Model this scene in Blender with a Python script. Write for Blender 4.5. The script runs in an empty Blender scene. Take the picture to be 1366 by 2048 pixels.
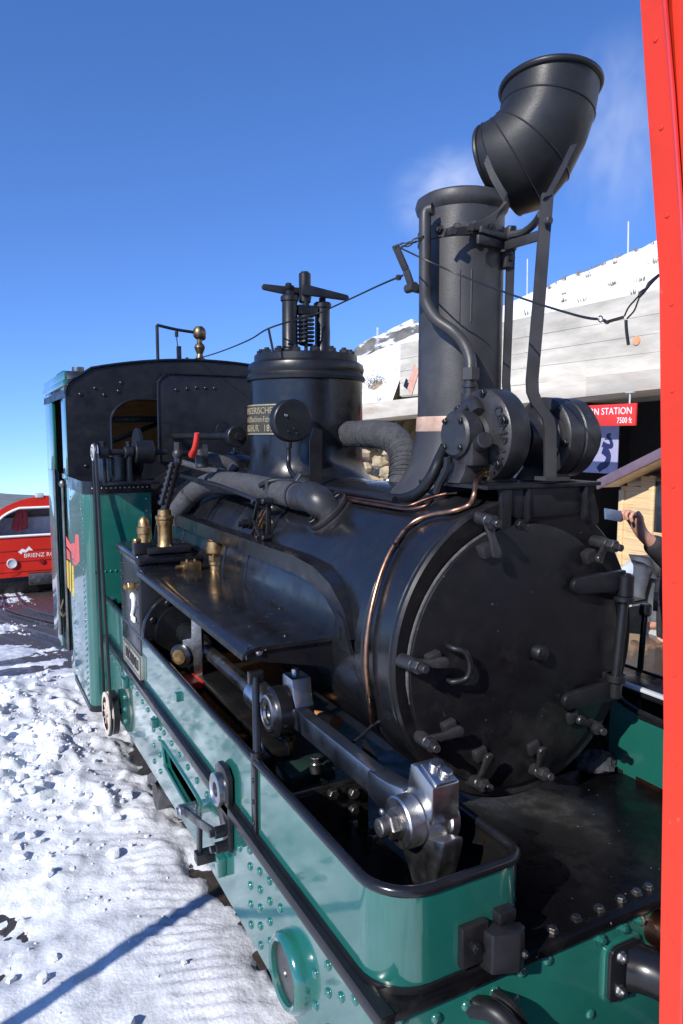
import bpy, bmesh, math, random
import numpy as np
from mathutils import Vector, Matrix
from mathutils.geometry import tessellate_polygon
random.seed(7)
V = Vector
R = math.radians
scn = bpy.context.scene
COL = scn.collection

# ------------------------------------------------------------------ camera
CAMPOS = V((-1.76, -1.284, 2.2))
YAW, PITCH, FPX = R(27.63), R(5.867), 1450.0
cd = bpy.data.cameras.new('camera')
cam = bpy.data.objects.new('camera', cd)
COL.objects.link(cam)
cd.sensor_fit = 'HORIZONTAL'
cd.sensor_width = 36.0
cd.lens = 36.0 * FPX / 1366.0
cd.clip_start = 0.02
cd.clip_end = 30000
cam.location = CAMPOS
cam.rotation_euler = (math.pi / 2 - PITCH, 0, -YAW)
scn.camera = cam
CF = V((math.sin(YAW) * math.cos(PITCH), math.cos(YAW) * math.cos(PITCH), -math.sin(PITCH)))
CX = V((math.cos(YAW), -math.sin(YAW), 0))
CU = CX.cross(CF)

def P(px, py, **k):
    """the world point seen at a photo pixel on a known plane (x=, y= or z=)"""
    d = CX * ((px - 683) / FPX) - CU * ((py - 1024) / FPX) + CF
    ax, val = next(iter(k.items()))
    i = 'xyz'.index(ax)
    return CAMPOS + d * ((val - CAMPOS[i]) / d[i])

# ------------------------------------------------------------------ sky and sun
SUN = V((-0.755, -0.36, 0.55)).normalized()
w = bpy.data.worlds.new('World')
scn.world = w
w.use_nodes = True
nt = w.node_tree
nt.nodes.clear()
N = nt.nodes.new
out = N('ShaderNodeOutputWorld')
bg = N('ShaderNodeBackground')
sky = N('ShaderNodeTexSky')
sky.sky_type = 'NISHITA'
sky.sun_disc = False
sky.sun_elevation = math.asin(SUN.z)
sky.sun_rotation = math.atan2(SUN.x, SUN.y)
sky.altitude = 2300
sky.air_density = 1.0
sky.dust_density = 0.15
sky.ozone_density = 3.0
tc = N('ShaderNodeTexCoord')
sp = N('ShaderNodeSeparateXYZ')
mx = N('ShaderNodeMath'); mx.operation = 'MAXIMUM'; mx.inputs[1].default_value = 0.012
# the valley lies far below: the sky's pale haze goes on a little under eye level
ad = N('ShaderNodeMath'); ad.operation = 'ADD'; ad.inputs[1].default_value = 0.13
cb = N('ShaderNodeCombineXYZ')
hs = N('ShaderNodeHueSaturation'); hs.inputs['Saturation'].default_value = 1.15
L = nt.links.new
L(tc.outputs['Generated'], sp.inputs[0])
L(sp.outputs[0], cb.inputs[0]); L(sp.outputs[1], cb.inputs[1])
L(sp.outputs[2], ad.inputs[0]); L(ad.outputs[0], mx.inputs[0]); L(mx.outputs[0], cb.inputs[2])
nm = N('ShaderNodeVectorMath'); nm.operation = 'NORMALIZE'
L(cb.outputs[0], nm.inputs[0]); L(nm.outputs[0], sky.inputs[0])
L(sky.outputs[0], hs.inputs['Color'])
tn = N('ShaderNodeMix'); tn.data_type = 'RGBA'; tn.blend_type = 'MULTIPLY'; tn.inputs[0].default_value = 1; tn.inputs[7].default_value = (0.93, 0.95, 1.17, 1)
L(hs.outputs[0], tn.inputs[6]); L(tn.outputs[2], bg.inputs[0])
bg.inputs[1].default_value = 0.15
L(bg.outputs[0], out.inputs[0])
ld = bpy.data.lights.new('sun', 'SUN')
ld.energy = 4.2
ld.angle = R(0.5)
ld.color = (1.0, 0.955, 0.88)
lo = bpy.data.objects.new('sun', ld)
COL.objects.link(lo)
lo.rotation_euler = (-SUN).to_track_quat('-Z', 'Y').to_euler()
scn.cycles.volume_bounces = 4
vs = scn.view_settings
vs.view_transform = 'Standard'
vs.look = 'None'
vs.exposure = 0.45
vs.gamma = 1.0
vs.use_curve_mapping = False

# ------------------------------------------------------------------ materials
def mat(name, base, rough=0.5, metal=0.0, coat=0.0, var=0.25, vscale=6.0, rvar=0.12, bump=0.0, bscale=40.0,
        dirt=None, dirt_amt=0.0, dscale=9.0, spec=0.5, stretch=None, coat_ior=1.5, specks=0.0, dthr=0.52):
    m = bpy.data.materials.new(name)
    m.use_nodes = True
    t = m.node_tree
    b = t.nodes['Principled BSDF']
    b.inputs['Metallic'].default_value = metal
    b.inputs['Coat Weight'].default_value = coat
    b.inputs['Coat Roughness'].default_value = 0.05
    b.inputs['Coat IOR'].default_value = coat_ior
    b.inputs['Specular IOR Level'].default_value = spec
    g = t.nodes.new('ShaderNodeNewGeometry')
    src = g.outputs['Position']
    if stretch:
        mp = t.nodes.new('ShaderNodeVectorMath'); mp.operation = 'MULTIPLY'
        mp.inputs[1].default_value = stretch
        t.links.new(src, mp.inputs[0]); src = mp.outputs[0]
    n1 = t.nodes.new('ShaderNodeTexNoise')
    n1.inputs['Scale'].default_value = vscale
    n1.inputs['Detail'].default_value = 6
    n1.inputs['Roughness'].default_value = 0.62
    t.links.new(src, n1.inputs['Vector'])
    ramp = t.nodes.new('ShaderNodeMapRange')
    ramp.inputs[1].default_value = 0.3; ramp.inputs[2].default_value = 0.7
    ramp.inputs[3].default_value = 1 - var; ramp.inputs[4].default_value = 1 + var
    t.links.new(n1.outputs[0], ramp.inputs[0])
    mul = t.nodes.new('ShaderNodeVectorMath'); mul.operation = 'SCALE'
    mul.inputs[0].default_value = base
    t.links.new(ramp.outputs[0], mul.inputs['Scale'])
    colr = mul.outputs[0]
    if dirt:
        n2 = t.nodes.new('ShaderNodeTexNoise')
        n2.inputs['Scale'].default_value = dscale
        n2.inputs['Detail'].default_value = 8
        n2.inputs['Roughness'].default_value = 0.7
        t.links.new(src, n2.inputs['Vector'])
        r2 = t.nodes.new('ShaderNodeMapRange')
        r2.inputs[1].default_value = dthr; r2.inputs[2].default_value = dthr + 0.2
        r2.inputs[3].default_value = 0; r2.inputs[4].default_value = dirt_amt
        t.links.new(n2.outputs[0], r2.inputs[0])
        mc = t.nodes.new('ShaderNodeMix'); mc.data_type = 'RGBA'
        t.links.new(r2.outputs[0], mc.inputs[0])
        t.links.new(colr, mc.inputs[6])
        mc.inputs[7].default_value = (*dirt, 1)
        colr = mc.outputs[2]
    if specks:
        n5 = t.nodes.new('ShaderNodeTexNoise'); n5.inputs['Scale'].default_value = 75; n5.inputs['Detail'].default_value = 2
        t.links.new(src, n5.inputs['Vector'])
        r5 = t.nodes.new('ShaderNodeMapRange'); r5.inputs[1].default_value = 0.735; r5.inputs[2].default_value = 0.775; r5.inputs[4].default_value = specks
        t.links.new(n5.outputs[0], r5.inputs[0])
        m5 = t.nodes.new('ShaderNodeMix'); m5.data_type = 'RGBA'
        t.links.new(r5.outputs[0], m5.inputs[0]); t.links.new(colr, m5.inputs[6]); m5.inputs[7].default_value = (0.34, 0.34, 0.33, 1)
        colr = m5.outputs[2]
    t.links.new(colr, b.inputs['Base Color'])
    n3 = t.nodes.new('ShaderNodeTexNoise')
    n3.inputs['Scale'].default_value = vscale * 2.3
    n3.inputs['Detail'].default_value = 5
    t.links.new(src, n3.inputs['Vector'])
    rr = t.nodes.new('ShaderNodeMapRange')
    rr.inputs[1].default_value = 0.3; rr.inputs[2].default_value = 0.7
    rr.inputs[3].default_value = max(0.02, rough - rvar); rr.inputs[4].default_value = min(1, rough + rvar)
    t.links.new(n3.outputs[0], rr.inputs[0])
    t.links.new(rr.outputs[0], b.inputs['Roughness'])
    if bump:
        n4 = t.nodes.new('ShaderNodeTexNoise')
        n4.inputs['Scale'].default_value = bscale
        n4.inputs['Detail'].default_value = 4
        t.links.new(src, n4.inputs['Vector'])
        bp = t.nodes.new('ShaderNodeBump')
        bp.inputs['Strength'].default_value = bump
        bp.inputs['Distance'].default_value = 0.01
        t.links.new(n4.outputs[0], bp.inputs['Height'])
        t.links.new(bp.outputs[0], b.inputs['Normal'])
        t.links.new(bp.outputs[0], b.inputs['Coat Normal'])
    return m

BLK = mat('black_gloss_paint', (0.0085, 0.0088, 0.0105), 0.24, rvar=0.1, bump=0.03, bscale=9, dirt=(0.035, 0.033, 0.032), dirt_amt=0.2)
BLKM = mat('black_satin_paint', (0.008, 0.0083, 0.010), 0.40, spec=0.4, bump=0.06, bscale=25, dirt=(0.04, 0.037, 0.034), dirt_amt=0.3)
SHEET = mat('black_sheet_gloss', (0.010, 0.0105, 0.0125), 0.19, rvar=0.08, bump=0.03, bscale=6, dirt=(0.06, 0.05, 0.045), dirt_amt=0.3, dscale=18, specks=0.9)
DECK = mat('black_deck_paint', (0.004, 0.004, 0.005), 0.30, spec=0.22, rvar=0.14, bump=0.06, bscale=18, dirt=(0.035, 0.031, 0.027), dirt_amt=0.35, dscale=6, specks=0.8)
DOOR = mat('smokebox_black', (0.0065, 0.0062, 0.007), 0.42, spec=0.35, rvar=0.14, bump=0.06, bscale=30, dirt=(0.045, 0.042, 0.04), dirt_amt=0.5, dscale=4, specks=0.25)
CHIM = mat('chimney_heat_black', (0.031, 0.030, 0.031), 0.48, bump=0.06, bscale=150, var=0.3, vscale=4, dirt=(0.085, 0.080, 0.076), dirt_amt=0.45, dscale=3.5)
COWL = mat('cowl_black', (0.013, 0.013, 0.0135), 0.48, spec=0.4, bump=0.05, bscale=150, var=0.25, vscale=4, dirt=(0.045, 0.043, 0.042), dirt_amt=0.35, dscale=4)
CAST = mat('cast_iron_black', (0.020, 0.0195, 0.021), 0.42, bump=0.1, bscale=200, dirt=(0.07, 0.066, 0.06), dirt_amt=0.35, dscale=20)
WRAP = mat('lagging_wrap', (0.055, 0.055, 0.058), 0.75, bump=0.9, bscale=170, var=0.4, vscale=30)
GRN = mat('green_gloss_paint', (0.011, 0.104, 0.082), 0.17, rvar=0.06, coat=1.0, coat_ior=1.72, var=0.14, vscale=3, bump=0.03, bscale=4, dirt=(0.03, 0.11, 0.08), dirt_amt=0.15, dscale=14)
RED = mat('red_gloss_paint', (0.60, 0.036, 0.015), 0.45, rvar=0.05, spec=0.3, var=0.10, vscale=3, bump=0.03, bscale=10, dirt=(0.30, 0.03, 0.022), dirt_amt=0.35, dscale=16, specks=0.12)
REDL = mat('red_lever_paint', (0.55, 0.03, 0.02), 0.35)
STEEL = mat('bright_steel', (0.50, 0.50, 0.50), 0.33, metal=1, rvar=0.06, var=0.06, vscale=14, bump=0.03, bscale=160, dirt=(0.30, 0.27, 0.24), dirt_amt=0.35, dscale=7)
STEELD = mat('dull_steel', (0.20, 0.19, 0.18), 0.42, metal=1, var=0.3, bump=0.2, bscale=80, dirt=(0.06, 0.04, 0.03), dirt_amt=0.6)
ROD = mat('oiled_steel_bar', (0.36, 0.39, 0.44), 0.34, metal=1, rvar=0.06, var=0.06, bump=0.03, bscale=120)
BRASS = mat('brass', (0.46, 0.29, 0.125), 0.40, metal=1, var=0.3, vscale=20, bump=0.1, bscale=90, dirt=(0.17, 0.10, 0.06), dirt_amt=0.8, dscale=25)
BRASSD = mat('tarnished_brass', (0.20, 0.15, 0.09), 0.45, metal=1, var=0.3, vscale=20, dirt=(0.08, 0.05, 0.04), dirt_amt=0.8, dscale=30)
COPPER = mat('copper_pipe', (0.36, 0.20, 0.13), 0.36, metal=1, var=0.3, vscale=14, dirt=(0.09, 0.06, 0.05), dirt_amt=0.6, dscale=20)
COPD = mat('dark_copper', (0.20, 0.10, 0.07), 0.4, metal=1, var=0.3, dirt=(0.05, 0.04, 0.04), dirt_amt=0.7)
RAWCU = mat('bare_copper_band', (0.55, 0.36, 0.26), 0.6, metal=0.3, var=0.3, vscale=12, dirt=(0.25, 0.24, 0.22), dirt_amt=0.7)
DARK = mat('oily_black', (0.007, 0.007, 0.007), 0.35, bump=0.2, bscale=30, dirt=(0.03, 0.02, 0.012), dirt_amt=0.5)
RUBBER = mat('belt_rubber', (0.014, 0.014, 0.015), 0.45)
CREAM = mat('cream_wheel_paint', (0.62, 0.52, 0.42), 0.4)
WHITEM = mat('white_paint', (0.80, 0.80, 0.78), 0.5, var=0.05)
WHITEG = mat('white_metal_numeral', (0.80, 0.79, 0.74), 0.35, var=0.08)
PLATE = mat('plate_bronze', (0.10, 0.075, 0.05), 0.4, metal=0.6)
LETTER = mat('plate_letter_brass', (0.55, 0.45, 0.26), 0.4, metal=0.7)
NFIELD = mat('snow_sheen_plate_field', (0.42, 0.41, 0.37), 0.35, metal=0.5)  # brass field paled: the snow's reflection is put into its colour
NPLATE = mat('name_plate_brass', (0.36, 0.32, 0.22), 0.35, metal=0.8)
ORANGE = mat('warm_cab_wood', (0.20, 0.085, 0.022), 0.5, var=0.3, vscale=8, stretch=(1, 1, 6))
EDGEGREY = mat('grey_door_edge', (0.075, 0.075, 0.073), 0.6, var=0.5, vscale=40, dirt=(0.02, 0.02, 0.02), dirt_amt=0.8, dscale=30)
CLOD = mat('loose_snow', (0.74, 0.76, 0.80), 0.65, var=0.04, bump=0.4, bscale=60, spec=0.3)
SNOWM = mat('packed_snow', (0.72, 0.74, 0.775), 0.65, var=0.04, bump=0.45, bscale=60, dirt=(0.40, 0.42, 0.46), dirt_amt=0.8, dscale=3.4, dthr=0.44, spec=0.3)
WETDK = mat('wet_dark_ground', (0.045, 0.038, 0.034), 0.35, rvar=0.2, var=0.5, vscale=5, bump=0.6, bscale=35, dirt=(0.10, 0.085, 0.07), dirt_amt=0.6, dscale=12)
CONC = mat('board_marked_concrete', (0.50, 0.465, 0.395), 0.8, var=0.32, vscale=2.2, stretch=(1, 0.35, 1.6), bump=0.3, bscale=40, dirt=(0.33, 0.32, 0.29), dirt_amt=0.5, dscale=1.6)
CONR = mat('rust_streaked_concrete', (0.54, 0.50, 0.42), 0.8, var=0.2, vscale=2.5, stretch=(1, 0.4, 2.5), bump=0.3, bscale=40, dirt=(0.30, 0.17, 0.09), dirt_amt=0.6, dscale=1.2)
RED2 = mat('red_railcar_paint', (0.58, 0.026, 0.016), 0.6, spec=0.12, rvar=0.05, var=0.10, vscale=2, dirt=(0.30, 0.05, 0.04), dirt_amt=0.4, dscale=5)
PINE = mat('light_pine', (0.66, 0.47, 0.25), 0.55, var=0.22, vscale=5, stretch=(1, 0.6, 9), dirt=(0.36, 0.21, 0.09), dirt_amt=0.5, dscale=3)
WOODD = mat('old_track_timber', (0.06, 0.048, 0.038), 0.6, var=0.45, vscale=9, stretch=(6, 1, 6), bump=0.5, bscale=30)
RAIL = mat('rail_steel', (0.33, 0.31, 0.30), 0.35, metal=1, var=0.3, dirt=(0.12, 0.07, 0.05), dirt_amt=0.7)
VIOL = mat('roof_edge_violet_grey', (0.16, 0.11, 0.14), 0.5)
SIGNR = mat('sign_red', (0.62, 0.035, 0.028), 0.4, var=0.06)
BANN = mat('pale_violet_banner', (0.30, 0.30, 0.46), 0.6, var=0.1)
NAVY = mat('navy_print', (0.012, 0.016, 0.085), 0.6, var=0.1)
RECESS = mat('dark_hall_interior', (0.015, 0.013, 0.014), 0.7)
DKRED = mat('dark_red_curtain', (0.10, 0.008, 0.008), 0.7)
GLASS = mat('tinted_pane', (0.02, 0.025, 0.035), 0.06, var=0.1)
SKIN = mat('skin', (0.52, 0.27, 0.19), 0.5, var=0.12, vscale=25, bump=0.15, bscale=90)
CLOTHK = mat('black_jacket_cloth', (0.018, 0.018, 0.022), 0.8, var=0.25, bump=0.6, bscale=30)
CLOTHB = mat('pale_blue_cloth', (0.55, 0.60, 0.70), 0.85, var=0.12, bump=0.6, bscale=22)
CLOTHG = mat('grey_cloth', (0.12, 0.13, 0.15), 0.85, bump=0.6, bscale=22)
CLOTHR = mat('red_cloth', (0.50, 0.012, 0.02), 0.8, var=0.2, vscale=14, bump=0.8, bscale=18)
HAIR = mat('brown_hair', (0.10, 0.055, 0.03), 0.6, bump=0.8, bscale=120)
PHONE = mat('blue_phone_case', (0.10, 0.14, 0.22), 0.3)
ROCK = mat('ochre_rock', (0.36, 0.29, 0.19), 0.9, var=0.4, vscale=3, bump=0.9, bscale=14, dirt=(0.12, 0.11, 0.095), dirt_amt=0.7, dscale=4)
BUSH = mat('dry_brown_bush', (0.07, 0.055, 0.032), 0.9, var=0.4)
GRASS = mat('dry_grass', (0.20, 0.15, 0.07), 0.9, var=0.4)
GALV = mat('galvanised_pole', (0.48, 0.50, 0.52), 0.5, var=0.1)
INTG = mat('grey_cab_lining', (0.62, 0.63, 0.65), 0.6)
RAG = mat('grey_rag', (0.035, 0.037, 0.045), 0.85, bump=0.5, bscale=60)
WOODH = mat('turned_wood_handle', (0.42, 0.19, 0.07), 0.4, var=0.25, vscale=10, stretch=(4, 1, 4))

# ------------------------------------------------------------------ mesh builder
def frame(d, hint=None):
    d = V(d).normalized()
    h = V(hint) if hint else (V((0, 0, 1)) if abs(d.z) < 0.9 else V((0, 1, 0)))
    u = h.cross(d).normalized()
    return u, d.cross(u).normalized(), d

class M:
    def __init__(s):
        s.v = []; s.f = []
    def add(s, vs, fs):
        o = len(s.v)
        s.v += [tuple(p) for p in vs]
        s.f += [tuple(i + o for i in f) for f in fs]
        return s
    def bev(s, vs, fs, w, seg=2):
        if w <= 0:
            return s.add(vs, fs)
        b = bmesh.new()
        bv = [b.verts.new(p) for p in vs]
        for f in fs:
            b.faces.new([bv[i] for i in f])
        bmesh.ops.recalc_face_normals(b, faces=b.faces)
        ed = [e for e in b.edges if len(e.link_faces) == 2 and e.calc_face_angle(0) > 0.5]
        bmesh.ops.bevel(b, geom=ed, offset=w, segments=seg, affect='EDGES', profile=0.5, clamp_overlap=True)
        b.verts.index_update()
        s.add([v.co.copy() for v in b.verts], [[v.index for v in f.verts] for f in b.faces])
        b.free()
        return s
    def box(s, x0, x1, y0, y1, z0, z1, b=0.004, T=None, seg=2):
        vs = [V((x, y, z)) for x in (x0, x1) for y in (y0, y1) for z in (z0, z1)]
        if T: vs = [T @ p for p in vs]
        return s.bev(vs, [(0, 1, 3, 2), (4, 6, 7, 5), (0, 4, 5, 1), (2, 3, 7, 6), (0, 2, 6, 4), (1, 5, 7, 3)], b, seg)
    def obox(s, c, u, v, w, a, b_, c_, bw=0.004):
        """box centred at c along unit axes u, v, w with full sizes"""
        c, u, v, w = V(c), V(u).normalized(), V(v).normalized(), V(w).normalized()
        vs = [c + u * (i * a / 2) + v * (j * b_ / 2) + w * (k * c_ / 2) for i in (-1, 1) for j in (-1, 1) for k in (-1, 1)]
        return s.bev(vs, [(0, 1, 3, 2), (4, 6, 7, 5), (0, 4, 5, 1), (2, 3, 7, 6), (0, 2, 6, 4), (1, 5, 7, 3)], bw)
    def bar(s, p0, p1, w, t, up=(0, 0, 1), b=0.003):
        p0, p1 = V(p0), V(p1)
        u, v, d = frame(p1 - p0, up)
        return s.obox((p0 + p1) / 2, d, v, u, (p1 - p0).length, w, t, b)
    def rings(s, rs, c0=True, c1=True, closed=True):
        n = len(rs[0]); o = len(s.v)
        for r in rs: s.v += [tuple(p) for p in r]
        for i in range(len(rs) - 1):
            for j in range(n if closed else n - 1):
                k = (j + 1) % n
                s.f.append((o + i * n + j, o + i * n + k, o + (i + 1) * n + k, o + (i + 1) * n + j))
        if c0: s.f.append(tuple(o + j for j in range(n - 1, -1, -1)))
        if c1: s.f.append(tuple(o + (len(rs) - 1) * n + j for j in range(n)))
        return s
    def lathe(s, o, ax, prof, n=32, hint=None, c0=True, c1=True):
        u, v, d = frame(ax, hint); o = V(o)
        rs = []
        for r, h in prof:
            r = max(r, 1e-4)
            rs.append([o + d * h + u * (r * math.cos(2 * math.pi * k / n)) + v * (r * math.sin(2 * math.pi * k / n)) for k in range(n)])
        return s.rings(rs, c0, c1)
    def cyl(s, p0, p1, r, r1=None, n=20, b=0.0):
        p0, p1 = V(p0), V(p1); h = (p1 - p0).length; r1 = r if r1 is None else r1
        if b: pr = [(r - b, 0), (r, b), (r1, h - b), (r1 - b, h)]
        else: pr = [(r, 0), (r1, h)]
        return s.lathe(p0, p1 - p0, pr, n)
    def hexa(s, p, ax, r, h):
        return s.lathe(p, ax, [(r, 0), (r, h * 0.86), (r * 0.88, h)], 6)
    def tube(s, pts, r, n=10, sm=6, caps=True, closed=False):
        pts = [V(p) for p in pts]
        rr = r if isinstance(r, (list, tuple)) else [r] * len(pts)
        path = []; rad = []
        m = len(pts)
        if sm > 1 and m > 2:
            for i in range(m if closed else m - 1):
                if closed: a, b, c, d = pts[(i - 1) % m], pts[i], pts[(i + 1) % m], pts[(i + 2) % m]
                else: a, b, c, d = pts[max(i - 1, 0)], pts[i], pts[i + 1], pts[min(i + 2, m - 1)]
                for k in range(sm):
                    t = k / sm
                    path.append(0.5 * ((2 * b) + (c - a) * t + (2 * a - 5 * b + 4 * c - d) * t * t + (3 * b - a - 3 * c + d) * t ** 3))
                    rad.append(rr[i] * (1 - t) + rr[(i + 1) % m] * t)
            if not closed: path.append(pts[-1]); rad.append(rr[-1])
        else:
            path, rad = pts, rr
        q = len(path); rs = []; u = None
        for i in range(q):
            if closed: d = (path[(i + 1) % q] - path[i - 1]).normalized()
            else: d = (path[min(i + 1, q - 1)] - path[max(i - 1, 0)]).normalized()
            if u is None: u = frame(d)[0]
            u = (u - d * u.dot(d)).normalized(); v = d.cross(u)
            rs.append([path[i] + (u * math.cos(2 * math.pi * k / n) + v * math.sin(2 * math.pi * k / n)) * rad[i] for k in range(n)])
        if closed: rs.append(rs[0])
        return s.rings(rs, caps and not closed, caps and not closed)
    def prism(s, poly, o, u, v, w, b=0.0, seg=2):
        """2-D outline (a, b) -> o + u a + v b, thickened along vector w"""
        o, u, v, w = V(o), V(u), V(v), V(w); n = len(poly)
        A = [o + u * a + v * c for a, c in poly]
        vs = A + [p + w for p in A]
        fs = [tuple(range(n - 1, -1, -1)), tuple(range(n, 2 * n))] + [(i, (i + 1) % n, n + (i + 1) % n, n + i) for i in range(n)]
        return s.bev(vs, fs, b, seg)
    def plate(s, outer, holes, o, u, v, w):
        """flat plate with holes, thickened along w"""
        o, u, v, w = V(o), V(u), V(v), V(w); loops = [outer] + list(holes); flat = [p for l in loops for p in l]; n = len(flat)
        tri = tessellate_polygon([[V((a, b, 0)) for a, b in l] for l in loops])
        A = [o + u * a + v * b for a, b in flat]; fs = [tuple(t) for t in tri] + [tuple(n + i for i in reversed(t)) for t in tri]; k = 0
        for l in loops:
            m = len(l); fs += [(k + i, k + (i + 1) % m, n + k + (i + 1) % m, n + k + i) for i in range(m)]; k += m
        return s.add(A + [p + w for p in A], fs)
    def sweep(s, path, prof, up=(0, 0, 1), closed=False):
        """profile (a across, b up) carried along a path that stays square to `up`"""
        up = V(up); rs = []; q = len(path); path = [V(p) for p in path]
        for i in range(q):
            if closed: d = (path[(i + 1) % q] - path[i - 1])
            else: d = path[min(i + 1, q - 1)] - path[max(i - 1, 0)]
            d = d.normalized(); sd = d.cross(up).normalized()
            rs.append([path[i] + sd * a + up * b for a, b in prof])
        if closed: rs.append(rs[0])
        return s.rings(rs, not closed, not closed)
    def ball(s, c, r, n=12, sc=(1, 1, 1)):
        c = V(c); rs = []
        for i in range(1, n // 2):
            t = math.pi * i / (n // 2)
            rs.append([c + V((sc[0] * r * math.sin(t) * math.cos(2 * math.pi * k / n), sc[1] * r * math.sin(t) * math.sin(2 * math.pi * k / n), -sc[2] * r * math.cos(t))) for k in range(n)])
        return s.rings(rs)
    def scale(s, c, k):
        s.v = [tuple(c[i] + (p[i] - c[i]) * k for i in range(3)) for p in s.v]
        return s
    def mesh(s, name, m):
        me = bpy.data.meshes.new(name)
        me.from_pydata(s.v, [], s.f)
        me.update()
        b = bmesh.new(); b.from_mesh(me)
        bmesh.ops.recalc_face_normals(b, faces=b.faces)
        b.to_mesh(me); b.free()
        me.materials.append(m)
        me.polygons.foreach_set('use_smooth', [True] * len(me.polygons))
        me.set_sharp_from_angle(angle=R(38))
        return me

WL = {}
def link(o, loc, parent):
    COL.objects.link(o)
    loc = V(loc)
    WL[o.name] = loc
    if parent is not None:
        o.parent = parent
        o.location = loc - WL[parent.name]
    else:
        o.location = loc
    return o
def thing(name, label, cat, loc, group=None):
    o = bpy.data.objects.new(name, None)
    o.empty_display_size = 0.2
    link(o, loc, None)
    return tag(o, label, cat, group)
def tag(o, label, cat, group=None):
    o['label'] = label; o['category'] = cat
    if group: o['group'] = group
    return o
def O(name, g, m, parent=None, label=None, kind=None):
    """link the gathered shapes as ONE mesh object whose origin is its own centre"""
    me = g.mesh(name, m)
    co = np.empty(len(me.vertices) * 3); me.vertices.foreach_get('co', co)
    co = co.reshape(-1, 3); c = (co.min(0) + co.max(0)) / 2
    me.vertices.foreach_set('co', (co - c).ravel())
    o = bpy.data.objects.new(name, me)
    link(o, c, parent)
    if label: o['label'] = label
    if kind: o['kind'] = kind
    return o
def inst(name, me, loc, ax, parent, roll=0.0, sc=1.0):
    """one more piece that shares a mesh; its local +Z points along ax"""
    o = bpy.data.objects.new(name, me)
    link(o, loc, parent)
    q = V(ax).to_track_quat('Z', 'Y')
    o.rotation_mode = 'QUATERNION'
    o.rotation_quaternion = q @ Matrix.Rotation(roll, 3, 'Z').to_quaternion()
    o.scale = (sc, sc, sc)
    return o
def text_m(txt, size, depth=0.002, align='CENTER', res=3):
    """filled letters as raw verts/faces, x to the right and y up, centred on the base line"""
    c = bpy.data.curves.new('lettering', 'FONT')
    c.body = txt; c.size = size; c.extrude = depth / 2; c.align_x = align; c.align_y = 'CENTER'; c.resolution_u = res
    o = bpy.data.objects.new('lettering', c); COL.objects.link(o)
    dg = bpy.context.evaluated_depsgraph_get()
    me = bpy.data.meshes.new_from_object(o.evaluated_get(dg))
    vs = [v.co.copy() for v in me.vertices]; fs = [tuple(p.vertices) for p in me.polygons]
    bpy.data.objects.remove(o); bpy.data.curves.remove(c); bpy.data.meshes.remove(me)
    return vs, fs
def letters(g, txt, size, o, u, v, depth=0.002, align='CENTER', sx=1.0):
    vs, fs = text_m(txt, size, depth, align)
    o, u, v = V(o), V(u).normalized(), V(v).normalized(); n = u.cross(v)
    return g.add([o + u * (p.x * sx) + v * p.y + n * p.z for p in vs], fs)
def arc(cx, cy, r, a0, a1, n=6):
    return [(cx + r * math.cos(R(a0 + (a1 - a0) * i / n)), cy + r * math.sin(R(a0 + (a1 - a0) * i / n))) for i in range(n + 1)]
def rrect(w_, h_, r, n=4):
    a, b = w_ / 2 - r, h_ / 2 - r
    return arc(a, b, r, 0, 90, n) + arc(-a, b, r, 90, 180, n) + arc(-a, -b, r, 180, 270, n) + arc(a, -b, r, 270, 360, n)
def vnoise(x, y, seed=0):
    xi = np.floor(x).astype(np.int64); yi = np.floor(y).astype(np.int64)
    fx = x - xi; fy = y - yi
    fx = fx * fx * (3 - 2 * fx); fy = fy * fy * (3 - 2 * fy)
    def h(a, b):
        n = (a * 374761393 + b * 668265263 + seed * 974634541) & 0xffffffff
        n = ((n ^ (n >> 13)) * 1274126177) & 0xffffffff
        return ((n ^ (n >> 16)) & 0xffff) / 65535.0
    return (h(xi, yi) * (1 - fx) + h(xi + 1, yi) * fx) * (1 - fy) + (h(xi, yi + 1) * (1 - fx) + h(xi + 1, yi + 1) * fx) * fy
def fbm(x, y, o=4, seed=0, g=0.5):
    s = 0; a = 1; t = 0
    for i in range(o):
        s = s + a * vnoise(x * 2 ** i, y * 2 ** i, seed + i * 17); t += a; a *= g
    return s / t
X1, Y1, Z1 = V((1, 0, 0)), V((0, 1, 0)), V((0, 0, 1))
# ================================================================== THE SETTING
def sheet(name, xs, ys, hf, m, kind='structure'):
    X, Y = np.meshgrid(np.array(xs), np.array(ys))
    Z = hf(X, Y)
    nx, ny = len(xs), len(ys)
    me = bpy.data.meshes.new(name)
    co = np.stack([X, Y, Z], -1).reshape(-1, 3)
    i = np.arange(nx * ny).reshape(ny, nx)
    q = np.stack([i[:-1, :-1], i[:-1, 1:], i[1:, 1:], i[1:, :-1]], -1).reshape(-1, 4)
    me.vertices.add(len(co)); me.vertices.foreach_set('co', co.ravel())
    me.loops.add(q.size); me.loops.foreach_set('vertex_index', q.ravel())
    me.polygons.add(len(q)); me.polygons.foreach_set('loop_start', np.arange(0, q.size, 4)); me.polygons.foreach_set('loop_total', np.full(len(q), 4))
    me.update(); me.validate()
    me.polygons.foreach_set('use_smooth', np.ones(len(q), bool))
    me.materials.append(m)
    o = bpy.data.objects.new(name, me); link(o, (0, 0, 0), None)
    o['kind'] = kind
    return o
def gz(y):
    """the line falls away behind the locomotive"""
    t = np.clip((np.asarray(y, float) - 5.5) / 15.5, 0, 3)
    return -2.25 * t
def axisv(parts):
    r = []
    for a, b, st in parts:
        r += list(np.arange(a, b, st))
    return sorted(set(np.round(r, 4)))

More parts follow.
